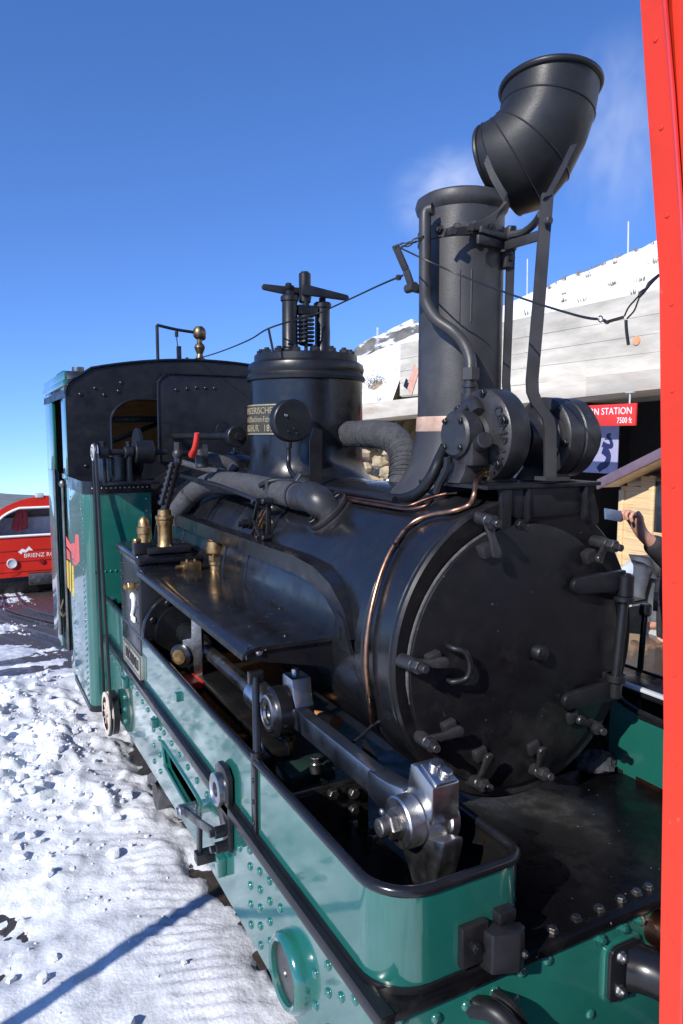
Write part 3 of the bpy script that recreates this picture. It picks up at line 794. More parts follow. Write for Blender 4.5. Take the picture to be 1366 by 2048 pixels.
# ---------------- open hoods over the front cranks (left one whole, right one mirrored)
def hood_path(xo, xi, sgn, yb=3.38, off=0.0):
    r, r2 = .115, .055
    F_ = -.022; p = [(xo, yb), (xo, F_ + r)]
    cx, cy = xo + sgn * r, F_ + r
    for i in range(1, 9):
        a = math.pi / 2 * i / 8; p.append((cx - sgn * r * math.cos(a), cy - r * math.sin(a)))
    cx2, cy2 = xi - sgn * r2, F_ + r2
    p.append((cx2, F_))
    for i in range(1, 7):
        a = math.pi / 2 * i / 6; p.append((cx2 + sgn * r2 * math.sin(a), cy2 - r2 * math.cos(a)))
    p.append((xi, .46))
    return p
for xo, xi, sgn in ((-.99, -.600, 1), (.79, .375, -1)):
    path = hood_path(xo, xi, sgn)
    g = M(); g.sweep([(x, y, .95) for x, y in path], [(-.004, 0), (.004, 0), (.004, .242), (-.004, .242)]); hd = O('crank_hood', g, GRN, loco)
    g = M(); g.sweep([(x, y + .006, .95) for x, y in hood_path(xo + sgn * .008, xi - sgn * .008, sgn, off=.006)], [(-.002, 0), (.002, 0), (.002, .235), (-.002, .235)]); O('hood_inner_shade', g, DARK, hd)  # dark sheet standing in for the shadow inside the hood
    g = M(); g.tube([(x, y, 1.196) for x, y in path], .0135, 10, 1); O('hood_rim', g, BLK, hd)
    g = M(); g.sweep([(x, y, .952) for x, y in path], [(-.012, 0), (.012, 0), (.012, .02), (-.012, .02)]); O('foot_strip', g, BLK if sgn > 0 else COPD, hd)
    if sgn > 0:
        hood = hd
        g = M(); g.box(-1.004, -.988, .735, .772, .962, 1.185, .002); O('joint_strip', g, BLK, hd)
        for z in (1.0, 1.07, 1.14): inst('rivet', RIV_K, (-1.004, .753, z), (-1, 0, 0), hd, sc=.008)
        # drop-side hinge block on the front
        g = M(); g.box(-.80, -.725, -.046, -.024, .985, 1.085, .004); g.prism([(-.735, -.022), (-.672, -.046), (-.645, -.03), (-.645, -.008), (-.675, -.005), (-.675, .028), (-.745, .028)], (0, -.05, .968), X1, Y1, (0, 0, .098), .004); g.box(-.70, -.65, -.055, -.02, 1.068, 1.095, .004); O('hinge_block', g, BLKM, hd)
        inst('bolt', HEX_K, (-.765, -.046, 1.035), (0, -1, 0), hd, sc=.013); inst('bolt', HEX_K, (-.66, -.092, 1.01), (.5, -1, 0), hd, sc=.009)
    else:
        g = M(); g.box(.372, .378, .46, .475, .95, 1.25, .002); g.tube([(.372, .16, 1.20), (.372, .46, 1.21), (.372, .58, 1.235), (.372, .60, 1.20), (.372, .60, 1.0), (.372, .585, .965), (.372, .52, .957)], .013, 8, 4); O('edge_bar', g, BLK, hd)
        g = M(); g.prism([(.085, .955), (.60, .955), (.60, 1.23), (.46, 1.215), (.085, 1.195)], (.3665, 0, 0), Y1, Z1, (.0035, 0, 0)); O('hood_extension', g, GRN, hd)
        g = M(); g.box(.40, .60, .10, 1.4, 1.255, 1.27, .003); O('ledge', g, BLK, hd)
        g = M(); g.bar((.40, .05, 1.285), (.40, 1.4, 1.285), .012, .025); O('ledge_edge', g, GALV, hd)
# ---------------- right side frame, floor, front beam, deck
g = M(); g.box(.78, .80, .03, 3.38, .56, .95, .0); O('side_frame', g, GRN, loco)
g = M(); g.box(-.978, .778, .03, 3.4, .60, .64, .0); O('floor_plate', g, DARK, loco)
g = M(); g.box(-.998, .785, -.037, -.005, .46, .93, .006); beam = O('front_beam', g, GRN, loco)
g = M(); g.prism([(-1.017, -.050), (.822, -.050), (.822, -.02), (.37, -.02), (.37, .62), (-.597, .62), (-.597, -.015), (-.86, -.015), (-.89, .0), (-.94, .05), (-.97, .12), (-.97, .3), (-1.017, .3)], (0, 0, .932), X1, Y1, (0, 0, .026), .004); deck = O('deck_plate', g, DECK, loco)
for i, (px, py) in enumerate(((1106, 1852), (1153, 1829), (1199, 1810), (1242, 1791), (1274, 1778), (1297, 1767))):
    p = P(px, py, z=.97); inst('bolt', HEX_S, (p.x, p.y, .957), Z1, deck, roll=i * .7, sc=.0125)
for i, x in enumerate((.0, .08, .16, .24)): inst('bolt', HEX_S, (x, .03, .957), Z1, deck, roll=i * .9, sc=.0125)
for px, py in ((1043, 1943), (1095, 1920), (988, 1982), (932, 2010), (872, 2035), (1180, 2028), (800, 2040), (1030, 2000)):
    p = P(px, py, y=-.037); inst('rivet', RIV_G, p, (0, -1, 0), beam, sc=.0135)
for px, py in ((1198, 1876), (1243, 1853), (1275, 1837)):
    p = P(px, py, y=-.037); inst('bolt', HEX_G, p, (0, -1, 0), beam, sc=.014)
# coupling hook and buffer arm on the front beam
c0 = P(950, 2018, y=-.04)
g = M(); g.tube([c0 + V((0, .01, 0)), c0 + V((.02, -.05, .02)), c0 + V((.05, -.10, -.02)), c0 + V((.07, -.10, -.09)), c0 + V((.06, -.05, -.14))], [.026, .024, .022, .02, .016], 10, 6); g.tube([c0 + V((.055, -.0, .02)), c0 + V((.075, -.05, .01)), c0 + V((.10, -.08, -.06))], .012, 8, 6); O('coupling_hook', g, BLKM, beam)
a, b = P(1222, 1892, y=-.05), P(1232, 2005, y=-.05)
bz0, bz1 = b.z + .01, a.z - .005
g = M(); g.prism([(x_ + a.x + .05, z_ + (bz0 + bz1) / 2) for x_, z_ in rrect(.115, bz1 - bz0, .025)], (0, -.037, 0), X1, Z1, (0, -.022, 0), .004); O('buffer_plate', g, BLK, beam)
g = M(); g.prism([(x_ + a.x + .05, z_ + (bz0 + bz1) / 2) for x_, z_ in rrect(.135, bz1 - bz0 + .01, .025)], (0, -.0345, 0), X1, Z1, (0, -.014, 0), .003); O('buffer_pad', g, GRN, beam)
for zz in (bz1 - .03, bz0 + .03): inst('bolt', HEX_B, (a.x + .03, -.059, zz), (0, -1, 0), beam, sc=.014)
g = M(); g.tube([(a.x + .075, -.045, (bz0 + bz1) / 2), (a.x + .11, -.10, (bz0 + bz1) / 2), (a.x + .135, -.2, (bz0 + bz1) / 2), (a.x + .14, -.34, (bz0 + bz1) / 2 + .005)], [.062, .058, .055, .055], 16, 6); O('buffer_arm', g, BLK, beam)
g = M(); g.lathe((a.x + .145, -.34, (bz0 + bz1) / 2), (0, -1, 0), [(.06, 0), (.13, .02), (.13, .035), (.10, .05), (.02, .055)], 28); O('buffer_head', g, STEELD, beam)
p = P(1300, 1860, y=-.04); g = M(); g.lathe((p.x + .03, -.035, p.z), (0, -1, 0), [(.05, 0), (.05, .05), (.04, .055)], 24); O('beam_socket', g, COPD, beam)

# ---------------- smokebox, front plate, door
BX, BZ = -.195, 1.53
g = M(); g.lathe((BX, .47, BZ), Y1, [(.482, 0), (.490, .008), (.490, .16), (.494, .165), (.494, .20), (.487, .205), (.487, 1.22), (.45, 1.23)], 96); smb = O('smokebox', g, BLK, loco)
g = M(); g.lathe((BX, .445, BZ), Y1, [(.38, .018), (.42, .012), (.482, .004), (.490, .012), (.490, .026)], 96); O('smokebox_front', g, DOOR, smb)
DRX, DRZ = BX - .015, BZ - .02
g = M(); g.lathe((DRX, .40, DRZ), Y1, [(.004, .0), (.16, .004), (.30, .014), (.40, .030), (.422, .036), (.426, .045), (.426, .055)], 96, c0=False); door = O('smokebox_door', g, DOOR, loco)
g = M(); g.tube([(DRX + .4275 * math.cos(R(a)), .447, DRZ + .4275 * math.sin(R(a))) for a in range(104, 196, 4)], [.002] + [.0055] * 20 + [.003, .002], 8, 1); O('door_rim', g, EDGEGREY, door)  # paler arc along the upper left of the door edge
kn = P(1084, 1307, y=.38)
g = M(); g.lathe((kn.x, .402, kn.z), (0, -1, 0), [(.027, 0), (.027, .022), (.022, .03), (.008, .034)], 20); O('door_knob', g, BLKM, door)
def Pd(px, py, y=.41): return P(px, py, y=y)
hp, hq = Pd(907, 1297, .39), Pd(905, 1364, .39)
g = M(); g.tube([hp + V((0, .03, 0)), hp, hp + V((.028, -.02, -.01)), V((hp.x + .042, .365, (hp.z + hq.z) / 2)), hq + V((.036, -.02, .012)), hq, hq + V((0, .03, 0))], .0095, 10, 5); O('door_handle', g, BLKM, door)
# hinge straps on the right and the pin they turn on
pin_y = .385
pinT, pinB = P(1253, 1146, y=pin_y), P(1227, 1398, y=pin_y)
def pin_at(z): return pinB.lerp(pinT, (z - pinB.z) / (pinT.z - pinB.z))
for (px, py, tilt) in ((1140, 1172, 0.0), (1122, 1398, 0.16)):
    p = Pd(px, py, .40); ln = pin_at(p.z).x - p.x
    pts = arc(.028, 0, .028, 90, 270, 8) + [(.16, -.034), (ln, -.034), (ln, .034), (.16, .034)]
    c_, s_ = math.cos(tilt), math.sin(tilt)
    pts = [(q[0] * (1), q[1] + tilt * .3 * (q[0] * (1 - q[0] / ln / 2))) for q in pts]
    g = M(); g.prism(pts, (p.x, .405, p.z - (.0 if tilt == 0 else .01)), X1, Z1, (0, -.022, 0), .004); O('hinge_strap', g, BLKM, door)
g = M(); g.cyl(pinB, pinT, .0165, n=18, b=.003); O('hinge_pin', g, BLKM, door)
for z0, z1, r in ((pinT.z - .078, pinT.z - .004, .028), (pinT.z - .095, pinT.z - .077, .035), (pinB.z + .06, pinB.z + .085, .034), (pinB.z + .005, pinB.z + .06, .023)):
    pin_x = pin_at((z0 + z1) / 2).x
    g = M(); g.cyl((pin_x, pin_y, z0), (pin_x, pin_y, z1), r, n=20, b=.004)
    if r > .03: g.box(pin_x - .02, pin_x + .02, pin_y, .5, z0, z1, .004)
    O('hinge_lug', g, BLKM, door)
# clamps: (stud pixel, nut pixel, dog-arm tip pixel)
clamps = [((805, 1322), (850, 1338), (888, 1325)), ((843, 1474), (872, 1497), (918, 1462)), ((945, 1562), (978, 1575), (978, 1515)), ((1062, 1536), (1100, 1553), (1084, 1502)),
          ((1178, 1447), (1205, 1463), (1160, 1440)), ((1192, 1083), (1240, 1096), (1198, 1118)), ((962, 1036), (995, 1048), (993, 1108))]
for a, b, c in clamps:
    A, B, C = P(*a, y=.445), P(*b, y=.335), P(*c, y=.37)
    d = (B - A).normalized(); Ax = V((0, -1, 0))
    g = M(); A0 = V((A.x, .46, A.z)); tip = V((A.x + (B.x - A.x) * .9, .34, A.z + (B.z - A.z) * .9)); dd = (tip - A0).normalized()
    g.cyl(A0, A0 + dd * .075, .022, .020, 18, .003); g.cyl(A0 + dd * .075, tip + dd * .012, .012, n=12, b=.002); cl = O('door_clamp', g, CAST, door)
    g = M(); g.hexa(A0 + dd * .082, dd, .021, .026); O('clamp_nut', g, CAST, door)
    # dog arm, flat with a round end, lying over the door edge
    m_ = A0 + dd * .062; e = C - m_; e = e.normalized(); lnA = (C - m_).length
    sd = e.cross(V((0, -1, 0))).normalized()
    pts = [(0, -.017), (lnA * .55, -.011), (lnA - .018, -.015)] + arc(lnA - .004, 0, .019, -60, 60, 6) + [(lnA - .018, .015), (lnA * .55, .011), (0, .017)]
    nn = e.cross(sd).normalized()
    g = M(); g.prism(pts, m_ - nn * .007, e, sd, nn * .014, .004); O('clamp_arm', g, CAST, door)
    # cast lug the arm bears on
    L0 = V((m_.x + e.x * lnA * .95, .43, m_.z + e.z * lnA * .95))
    g = M(); g.obox(L0 + V((0, -.006, 0)), V((1, 0, .35)), V((0, 1, 0)), V((-.35, 0, 1)), .045, .05, .04, .006); O('clamp_lug', g, CAST, door)
# rag left on the deck under the door
rp = P(1192, 1528, z=.985)
# ---------------- boiler
g = M(); g.lathe((BX, 1.69, BZ), Y1, [(.478, 0), (.478, 2.42)], 96); boil = O('boiler', g, BLK, loco)
for y in (1.72, 2.02, 2.75, 3.4):
    g = M(); g.lathe((BX, y, BZ), Y1, [(.479, 0), (.4835, .003), (.4835, .042), (.479, .045)], 96, c0=False, c1=False); O('boiler_band', g, BLK, boil)
g = M(); g.lathe((BX + .02, 3.25, BZ + .465), Z1, [(.15, 0), (.15, .06), (.12, .085), (.05, .10), (.05, .115), (.012, .12), (.012, .14)], 32); O('manhole_cover', g, BLK, boil)
# curved guard strip along the flank, ending in a slotted foot
path = [(3.1, 1.715)] + [(1.16, 1.715)] + [(.80 + .36 * math.sin(R(a)), 1.355 + .36 * math.cos(R(a))) for a in ()]
path = [(2.9, 1.735), (2.6, 1.735), (2.0, 1.735), (1.5, 1.737), (1.12, 1.737), (.96, 1.725), (.84, 1.69), (.75, 1.63), (.71, 1.55)]
g = M(); q = len(path); rs = []
for i, (y, z) in enumerate(path):
    a, b = path[max(i - 1, 0)], path[min(i + 1, q - 1)]; d = V((0, b[0] - a[0], b[1] - a[1])).normalized(); n_ = V((0, d.z, -d.y)); n_ = n_ if n_.z > 0 or abs(n_.z) < .3 and n_.y < 0 else -n_
    wd = .032; c = V((-.70, y, z)); rs.append([c - n_ * wd, c + n_ * wd, c + n_ * wd + X1 * .07, c + n_ * (wd - .008) + X1 * .07, c + n_ * (wd - .008) + X1 * .008, c - n_ * wd + X1 * .008])
g.rings(rs); O('guard_strip', g, BLK, boil)
p = P(695, 1255, x=-.66)
g = M(); g.plate([(.67, 1.52), (.80, 1.52), (.79, 1.58), (.765, 1.64), (.72, 1.62)], [[(.71, 1.55), (.72, 1.59), (.745, 1.595), (.745, 1.55)]], (-.705, 0, 0), Y1, Z1, (.012, 0, 0)); O('guard_foot', g, BLK, boil)

# ---------------- lamp bracket / generator platform over the door
plx = P(1198, 963, y=.44).x
g = M(); g.box(-.37, plx, .43, .80, 2.043, 2.056, .002); plat = O('generator_platform', g, BLKM, loco)
g = M(); g.prism([(-.27, 2.043), (.10, 2.043), (.06, 1.97), (.0, 1.95), (-.24, 1.95), (-.28, 1.97)], (0, .447, 0), X1, Z1, (0, .01, 0), .002); O('lamp_plate', g, BLKM, plat)
for x in (-.21, .035):
    g = M(); g.prism([(.435, 2.043), (.58, 2.043), (.58, 2.0), (.435, 1.93), (.43, 1.95)], (x, 0, 0), Y1, Z1, (.012, 0, 0), .002); O('gusset', g, BLKM, plat)
g = M(); g.prism([(.02, 2.043), (plx - .02, 2.043), (plx + .015, 1.96), (plx + .018, 1.92), (plx - .01, 1.89), (.04, 1.95)], (0, .45, 0), X1, Z1, (0, .012, 0), .002); O('side_bracket', g, BLKM, plat)
g = M(); g.box(-.31, -.27, .435, .453, 1.88, 2.043, .003); O('side_bracket', g, BLKM, plat)
inst('bolt', HEX_K, (-.235, .44, 1.93), (0, -1, 0), plat, sc=.016)
# ---------------- turbo generator
TY, TZ = .60, 2.205
g = M()
g.lathe((-.375, TY, TZ + .005), X1, [(.066, 0), (.075, .008), (.075, .06), (.062, .066), (.058, .10), (.058, .16)], 40); tg = O('turbo_generator', g, CAST, loco)
g = M(); g.lathe((-.305, TY, TZ), X1, [(.060, 0), (.072, .018), (.112, .026), (.138, .030), (.150, .04), (.152, .05), (.152, .112), (.146, .12), (.06, .12), (.06, .2)], 56); O('turbine_housing', g, CAST, tg)
g = M(); g.lathe((-.10, TY, TZ - .005), X1, [(.05, 0), (.062, .004), (.066, .05), (.085, .068), (.104, .078), (.104, .09), (.128, .091), (.136, .097), (.136, .155), (.130, .160), (.130, .168), (.134, .172), (.134, .225), (.126, .232), (.108, .233), (.102, .268), (.03, .272)], 56); O('dynamo_housing', g, CAST, tg)
g = M()
for k, ch in enumerate('COMPANY'):
    a = R(38 - k * 14.5); n_ = V((0, -math.cos(a), math.sin(a))); rt = V((0, -math.sin(a), -math.cos(a)))
    letters(g, ch, .047, V((-.277, TY, TZ)) + n_ * .124, rt, n_, .008)
O('cast_lettering', g, CAST, tg)
for k in range(6):
    a = R(20 + k * 60); inst('bolt', HEX_K, (-.276, TY - math.cos(a) * .137, TZ + math.sin(a) * .137), (-1, 0, 0), tg, sc=.012)
    inst('bolt', HEX_K, (-.008, TY - math.cos(a + .5) * .118, TZ + math.sin(a + .5) * .118), (-1, 0, 0), tg, sc=.012)
for k in range(4):
    a = R(45 + k * 90); inst('bolt', HEX_K, (-.375, TY - math.cos(a) * .058, TZ + .005 + math.sin(a) * .058), (-1, 0, 0), tg, sc=.009)
g = M(); g.tube([(-.30, TY - .03, TZ + .07), (-.285, TY + .02, TZ + .105), (-.287, TY + .07, TZ + .075)], .024, 10, 6); g.box(-.355, -.285, TY - .075, TY + .06, TZ - .095, TZ - .01, .01); g.cyl((-.32, TY - .06, TZ - .03), (-.345, TY - .125, TZ - .012), .026, n=14, b=.004); g.prism([(-.38, 2.056), (-.27, 2.056), (-.28, 2.10), (-.29, 2.13), (-.35, 2.13), (-.36, 2.09)], (0, TY - .04, 0), X1, Z1, (0, .09, 0), .004); O('governor_casting', g, CAST, tg)
for sp_ in ([(-.29, 2.056), (-.15, 2.056), (-.19, 2.085), (-.205, 2.12), (-.26, 2.12), (-.265, 2.085)], [(-.07, 2.056), (.08, 2.056), (.05, 2.10), (-.03, 2.10)]):
    g = M(); g.prism(sp_, (0, TY - .06, 0), X1, Z1, (0, .12, 0), .004); O('generator_foot', g, CAST, tg)
sv = [P(940, 742, y=.72), P(940, 800, y=.69)]
g = M(); g.cyl(sv[0], sv[0] - Z1 * .03, .026, n=6); g.cyl(sv[0] - Z1 * .03, sv[0] - Z1 * .075, .02, n=18); g.cyl(sv[0] - Z1 * .045, sv[0] - Z1 * .055, .026, n=18); g.cyl(sv[0] - Z1 * .075, sv[0] - Z1 * .10, .028, n=18); g.tube([sv[0] - Z1 * .10, sv[0] - Z1 * .15 + V((-.01, -.02, 0)), V((-.31, TY, TZ + .04))], .03, 12, 5); O('steam_union', g, CAST, tg)
# ---------------- chimney
CH = V((XC, .94, 0))
g = M(); g.lathe(CH, Z1, [(.33, 1.55), (.32, 1.93), (.265, 1.985), (.215, 2.04), (.182, 2.10), (.163, 2.18), (.156, 2.24), (.153, 2.30), (.153, 3.02), (.145, 3.03), (.14, 2.98)], 72, c1=False); chim = O('chimney', g, CHIM, loco)
g = M(); g.lathe(CH, Z1, [(.158, 2.222), (.1595, 2.226), (.1575, 2.272), (.156, 2.276)], 72, c0=False, c1=False); O('copper_band', g, RAWCU, chim)
g = M(); g.lathe(CH, Z1, [(.152, 3.0), (.164, 3.012), (.170, 3.032), (.165, 3.052), (.150, 3.062), (.14, 3.052), (.14, 3.0)], 72, c0=False, c1=False); O('chimney_rim', g, CHIM, chim)
g = M(); g.lathe(CH, Z1, [(.10, 2.6), (.138, 2.6), (.138, 3.02)], 48, c1=False); O('flue_lining', g, DARK, chim)
g = M(); g.lathe(CH, Z1, [(.154, 2.895), (.160, 2.898), (.160, 2.942), (.154, 2.945)], 72, c0=False, c1=False); O('clamp_band', g, CHIM, chim)
for a in (205, 228, 250, 272): inst('bolt', HEX_K, (CH.x + .160 * math.cos(R(a)), .94 + .160 * math.sin(R(a)), 2.92), (math.cos(R(a)), math.sin(R(a)), 0), chim, sc=.014)
g = M(); g.box(-.02, .015, .785, .83, 2.80, 2.86, .006); g.cyl((-.002, .785, 2.832), (-.002, .77, 2.832), .013, n=12, b=.003); O('cap_stop', g, CHIM, chim)
g = M()
a0 = [(-.06 + 0, 0)]
for ang in (232, 247):
    g.tube([(CH.x + .1535 * math.cos(R(ang)), .94 + .1535 * math.sin(R(ang)), z) for z in (2.60, 2.78)], .003, 6, 1)
O('patch_seam', g, CHIM, chim)
# exhaust pipe climbing its left side
pts = [P(866, 418, y=.85), P(852, 424, y=.87), P(850, 450, y=.87), P(850, 520, y=.87), P(850, 572, y=.87), P(853, 605, y=.87), P(872, 638, y=.84), P(905, 662, y=.79), P(928, 688, y=.76), P(940, 718, y=.735), P(941, 748, y=.72)]
g = M(); g.tube(pts, .021, 14, 6); O('exhaust_pipe', g, CHIM, chim)
g = M(); g.cyl(pts[-1] + Z1 * .02, pts[-1] - Z1 * .02, .032, n=6); O('pipe_nut', g, CHIM, chim)
# lever plate and chain on its left flank
lp = [P(q[0], q[1], y=.92) for q in ((790, 490), (800, 510), (812, 540), (816, 562), (824, 575))]
g = M(); g.bar(lp[0], lp[2], .035, .010, Y1); g.bar(lp[2], lp[4], .035, .010, Y1); g.cyl(lp[4] - Y1 * .02, lp[4] + Y1 * .03, .016, n=14); g.bar(lp[4], lp[4] + V((.06, .02, 0)), .03, .012); O('cord_lever', g, CHIM, chim)
a, b = P(793, 490, y=.91), P(842, 472, y=.86)
for k in range(7):
    c = a.lerp(b, (k + .5) / 7) - Z1 * .012 * math.sin(math.pi * (k + .5) / 7); d = (b - a).normalized(); u = Z1 if k % 2 else Y1
    g = M(); g.tube([c + d * .014, c + u * .006 + d * .007, c + u * .006 - d * .007, c - d * .014, c - u * .006 - d * .007, c - u * .006 + d * .007], .0024, 6, 3, closed=True); O('chain_link', g, CHIM, chim)
# ---------------- chimney cap, swung aside on its frame
# its elbow lies in an upright plane square to the view of the open flue
CO = P(1080, 290, y=.84); CD = V((CO.x - CAMPOS.x, CO.y - CAMPOS.y, 0)).normalized()
def S(px, py):
    d = CX * ((px - 683) / FPX) - CU * ((py - 1024) / FPX) + CF
    return CAMPOS + d * ((CO - CAMPOS).dot(CD) / d.dot(CD))
secs = [((985, 246), (996, 396), .155), ((978, 258), (1000, 398), .150), ((976, 252), (1034, 428), .168), ((985, 246), (1086, 413), .19), ((992, 240), (1138, 352), .203), ((998, 232), (1172, 285), .213), ((1002, 220), (1190, 232), .218), ((1003, 198), (1199, 180), .222), ((1003, 190), (1201, 166), .222)]
rs = []
for i, (l, r_, ry) in enumerate(secs):
    a, b = S(*l), S(*r_); c = (a + b) / 2; u = (b - a) / 2
    ph_ = R((0, 24, 17, 7, 2, 0, 0, 0, 0)[i]); D_ = CD * math.cos(ph_) + V((CD.y, -CD.x, 0)) * math.sin(ph_)
    rs.append([c + u * math.cos(2 * math.pi * k / 48) + D_ * ry * math.sin(2 * math.pi * k / 48) for k in range(48)])
rs = rs[1:]
g = M(); g.rings(rs, False, False)
inner = [[sum((r[k] for k in range(0, 48)), V()) / 48 * .04 + p * .96 for p in r] for r in rs]
g.rings(inner, False, False); cap = O('chimney_cap', g, COWL, loco)
g = M(); g.tube(rs[-1][::2], .0125, 10, 2, closed=True); O('cap_rim', g, COWL, cap)
g = M(); g.tube(rs[0][::2], .009, 8, 2, closed=True); O('cap_flange', g, COWL, cap)
for i in (1, 2, 3, 5):
    g = M(); g.tube(rs[i][::2], .0032, 6, 2, closed=True); O('weld_seam', g, COWL, cap)
# the frame that carries it: flat post, twin rods, cross members, curved strap
def flat(name, pts, wv, t, m, par, b=.002):
    """flat bar bent along pts; wv is its width vector"""
    g = M(); wv = V(wv); rs = []
    q = len(pts)
    for i in range(q):
        d = (V(pts[min(i + 1, q - 1)]) - V(pts[max(i - 1, 0)])).normalized(); n_ = d.cross(wv).normalized() * t / 2; c = V(pts[i])
        rs.append([c - wv / 2 - n_, c + wv / 2 - n_, c + wv / 2 + n_, c - wv / 2 + n_])
    g.rings(rs); return O(name, g, m, par)
fx = V((.036, -.004, 0))
YP = .425
pp = [P(1100, 958, y=YP), P(1100, 860, y=YP), P(1096, 836, y=YP), P(1074, 808, y=YP + .01), P(1065, 785, y=YP + .02), P(1064, 760, y=YP + .02), P(1078, 600, y=YP + .04), P(1088, 470, y=YP + .06), P(1095, 388, y=YP + .08)]
post = flat('cap_post', pp, V((.034, -.014, 0)), .014, CHIM, loco)
flat('post_foot', [P(1080, 957, y=YP), P(1128, 957, y=YP)], V((0, .05, 0)), .012, CHIM, post)
flat('cap_strap', [P(1094, 395, y=YP + .07), P(1108, 368, y=YP + .09), P(1128, 330, y=YP + .13), P(1146, 292, y=YP + .17)], V((.03, .0, .012)), .012, CHIM, post)
g = M(); p = P(1091, 443, y=YP + .05); g.cyl(p, p - Y1 * .022, .013, n=14, b=.003); O('post_bolt', g, CHIM, post)
flat('rear_post', [P(1014, 790, y=.80), P(1012, 765, y=.80), P(1017, 640, y=.80), P(1023, 452, y=.80)], V((.026, -.01, 0)), .014, CHIM, loco)
g = M()
A = P(1086, 455, y=YP + .06)
g.bar(P(955, 478, y=.75), P(1022, 492, y=.80), .03, .012); g.bar(P(960, 458, y=.75), P(1024, 478, y=.78), .022, .012); g.bar(P(1012, 492, y=.76), P(1084, 470, y=YP + .07), .03, .014)
g.tube([P(1020, 470, y=.74), P(1048, 464, y=.68), P(1070, 446, y=.60), P(1082, 428, y=YP + .08)], .013, 8, 5); g.cyl(P(1022, 455, y=.77), P(1022, 500, y=.77), .02, n=14)
g.bar(P(1000, 495, y=.90), P(1078, 470, y=.62), .03, .012)
O('cross_member', g, CHIM, post)
sp_ = [P(888, 466, y=.785), P(930, 460, y=.775), P(965, 447, y=.75), P(993, 430, y=.72), P(1008, 412, y=.715), P(1011, 395, y=.715), P(1000, 378, y=.72), P(985, 350, y=.735), P(972, 318, y=.745)]
sm = []
for i in range(len(sp_) - 1):
    for k in range(4): sm.append(sp_[i].lerp(sp_[i + 1], k / 4))
flat('curved_strap', sp_, V((0, .02, .0)) if False else V((.004, -.012, .026)), .012, CHIM, cap)
for q in ((897, 465), (932, 458), (945, 452)):
    p = P(*q, y=.785); g = M(); g.cyl(p, p - Y1 * .03, .014, n=6); O('strap_nut', g, CHIM, cap)
# ---------------- steam dome with safety valves
DX = V((-.085, 2.33, 0))
DS = .91
g = M(); g.lathe(DX, Z1, [(r_ * DS, z_) for r_, z_ in ((.47, 1.90), (.40, 1.965), (.355, 2.02), (.338, 2.08), (.336, 2.12), (.336, 2.505))], 80, c1=False); dome = O('steam_dome', g, BLK, loco)
g = M(); g.lathe(DX, Z1, [(r_ * DS, z_) for r_, z_ in ((.338, 2.495), (.350, 2.50), (.353, 2.515), (.343, 2.525), (.338, 2.535), (.342, 2.545), (.345, 2.56), (.338, 2.585), (.318, 2.597), (.305, 2.60), (.305, 2.632), (.30, 2.636), (.02, 2.636))], 80, c0=False); O('dome_crown', g, BLKM, dome)
for k in range(16):
    a = R(k * 22.5 + 8); p = DX + V((.265 * DS * math.cos(a), .265 * DS * math.sin(a), 2.636)); inst('dome_bolt', HEX_K, p, Z1, dome, roll=k, sc=.024)
a0 = P(605, 715, y=2.12)
for px, zt in ((580, 2.925), (645, 2.905)):
    p = P(px, 690, y=2.22); x = p.x
    g = M(); g.lathe((x, 2.22, 2.63), Z1, [(.062, 0), (.05, .012), (.041, .03), (.0395, zt - 2.63 - .03), (.047, zt - 2.63 - .028), (.047, zt - 2.63 - .008), (.04, zt - 2.63), (.012, zt - 2.63), (.012, zt - 2.63 + .03)], 28); vc = O('safety_valve', g, BLKM, dome)
    g = M(); g.cyl((x, 2.22, zt), (x, 2.22, zt + .022), .020, n=6); g.ball((x - .01, 2.21, zt + .045), .02, 8); g.ball((x + .014, 2.225, zt + .04), .016, 8); O('valve_knuckle', g, BLKM, dome)
wt = P(613, 580, y=2.20)
g = M(); g.cyl((wt.x, 2.22, 2.895), (wt.x, 2.22, 3.045), .031, n=24, b=.004); g.cyl((wt.x, 2.22, 3.045), (wt.x, 2.22, 3.052), .02); O('valve_weight', g, BLKM, dome)
for tip, root, up in (((523, 574), (622, 590), 1), ((698, 596), (606, 578), -1)):
    a, b = P(*tip, y=2.30 if up > 0 else 2.14), P(*root, y=2.25 if up > 0 else 2.18)
    d = (b - a).normalized(); n_ = d.cross(Y1).normalized(); n_ = n_ if n_.z > 0 else -n_; ln = (b - a).length
    pts = arc(.014, 0, .015, 90, 270, 6) + [(ln, -.028), (ln, .028)]
    g = M(); g.prism(pts, a, d, n_, d.cross(n_).normalized() * .016, .003); O('valve_lever', g, BLKM, dome)
g = M(); x = P(612, 670, y=2.2).x
g.tube([(x + .036 * math.cos(t * 2 * math.pi), 2.2 + .036 * math.sin(t * 2 * math.pi), 2.68 + t * .021) for t in np.arange(0, 7.6, .0833)], .0085, 8, 1); O('valve_spring', g, BLKM, dome)
g = M(); g.cyl((x, 2.2, 2.64), (x, 2.2, 2.90), .010, n=10); g.obox((x + .01, 2.2, 2.855), X1, Y1, Z1, .11, .03, .05, .006); g.hexa((x, 2.2, 2.87), Z1, .02, .02); O('spring_rod', g, BLKM, dome)
g = M(); g.cyl(P(547, 706, y=2.12), P(537, 657, y=2.12), .0065, n=8); O('cord_guide', g, BLKM, dome)
g = M(); g.tube([P(598, 720, y=2.1), P(590, 690, y=2.16), P(566, 676, y=2.17)], .004, 6, 5); O('cord_guide', g, BLKM, dome)
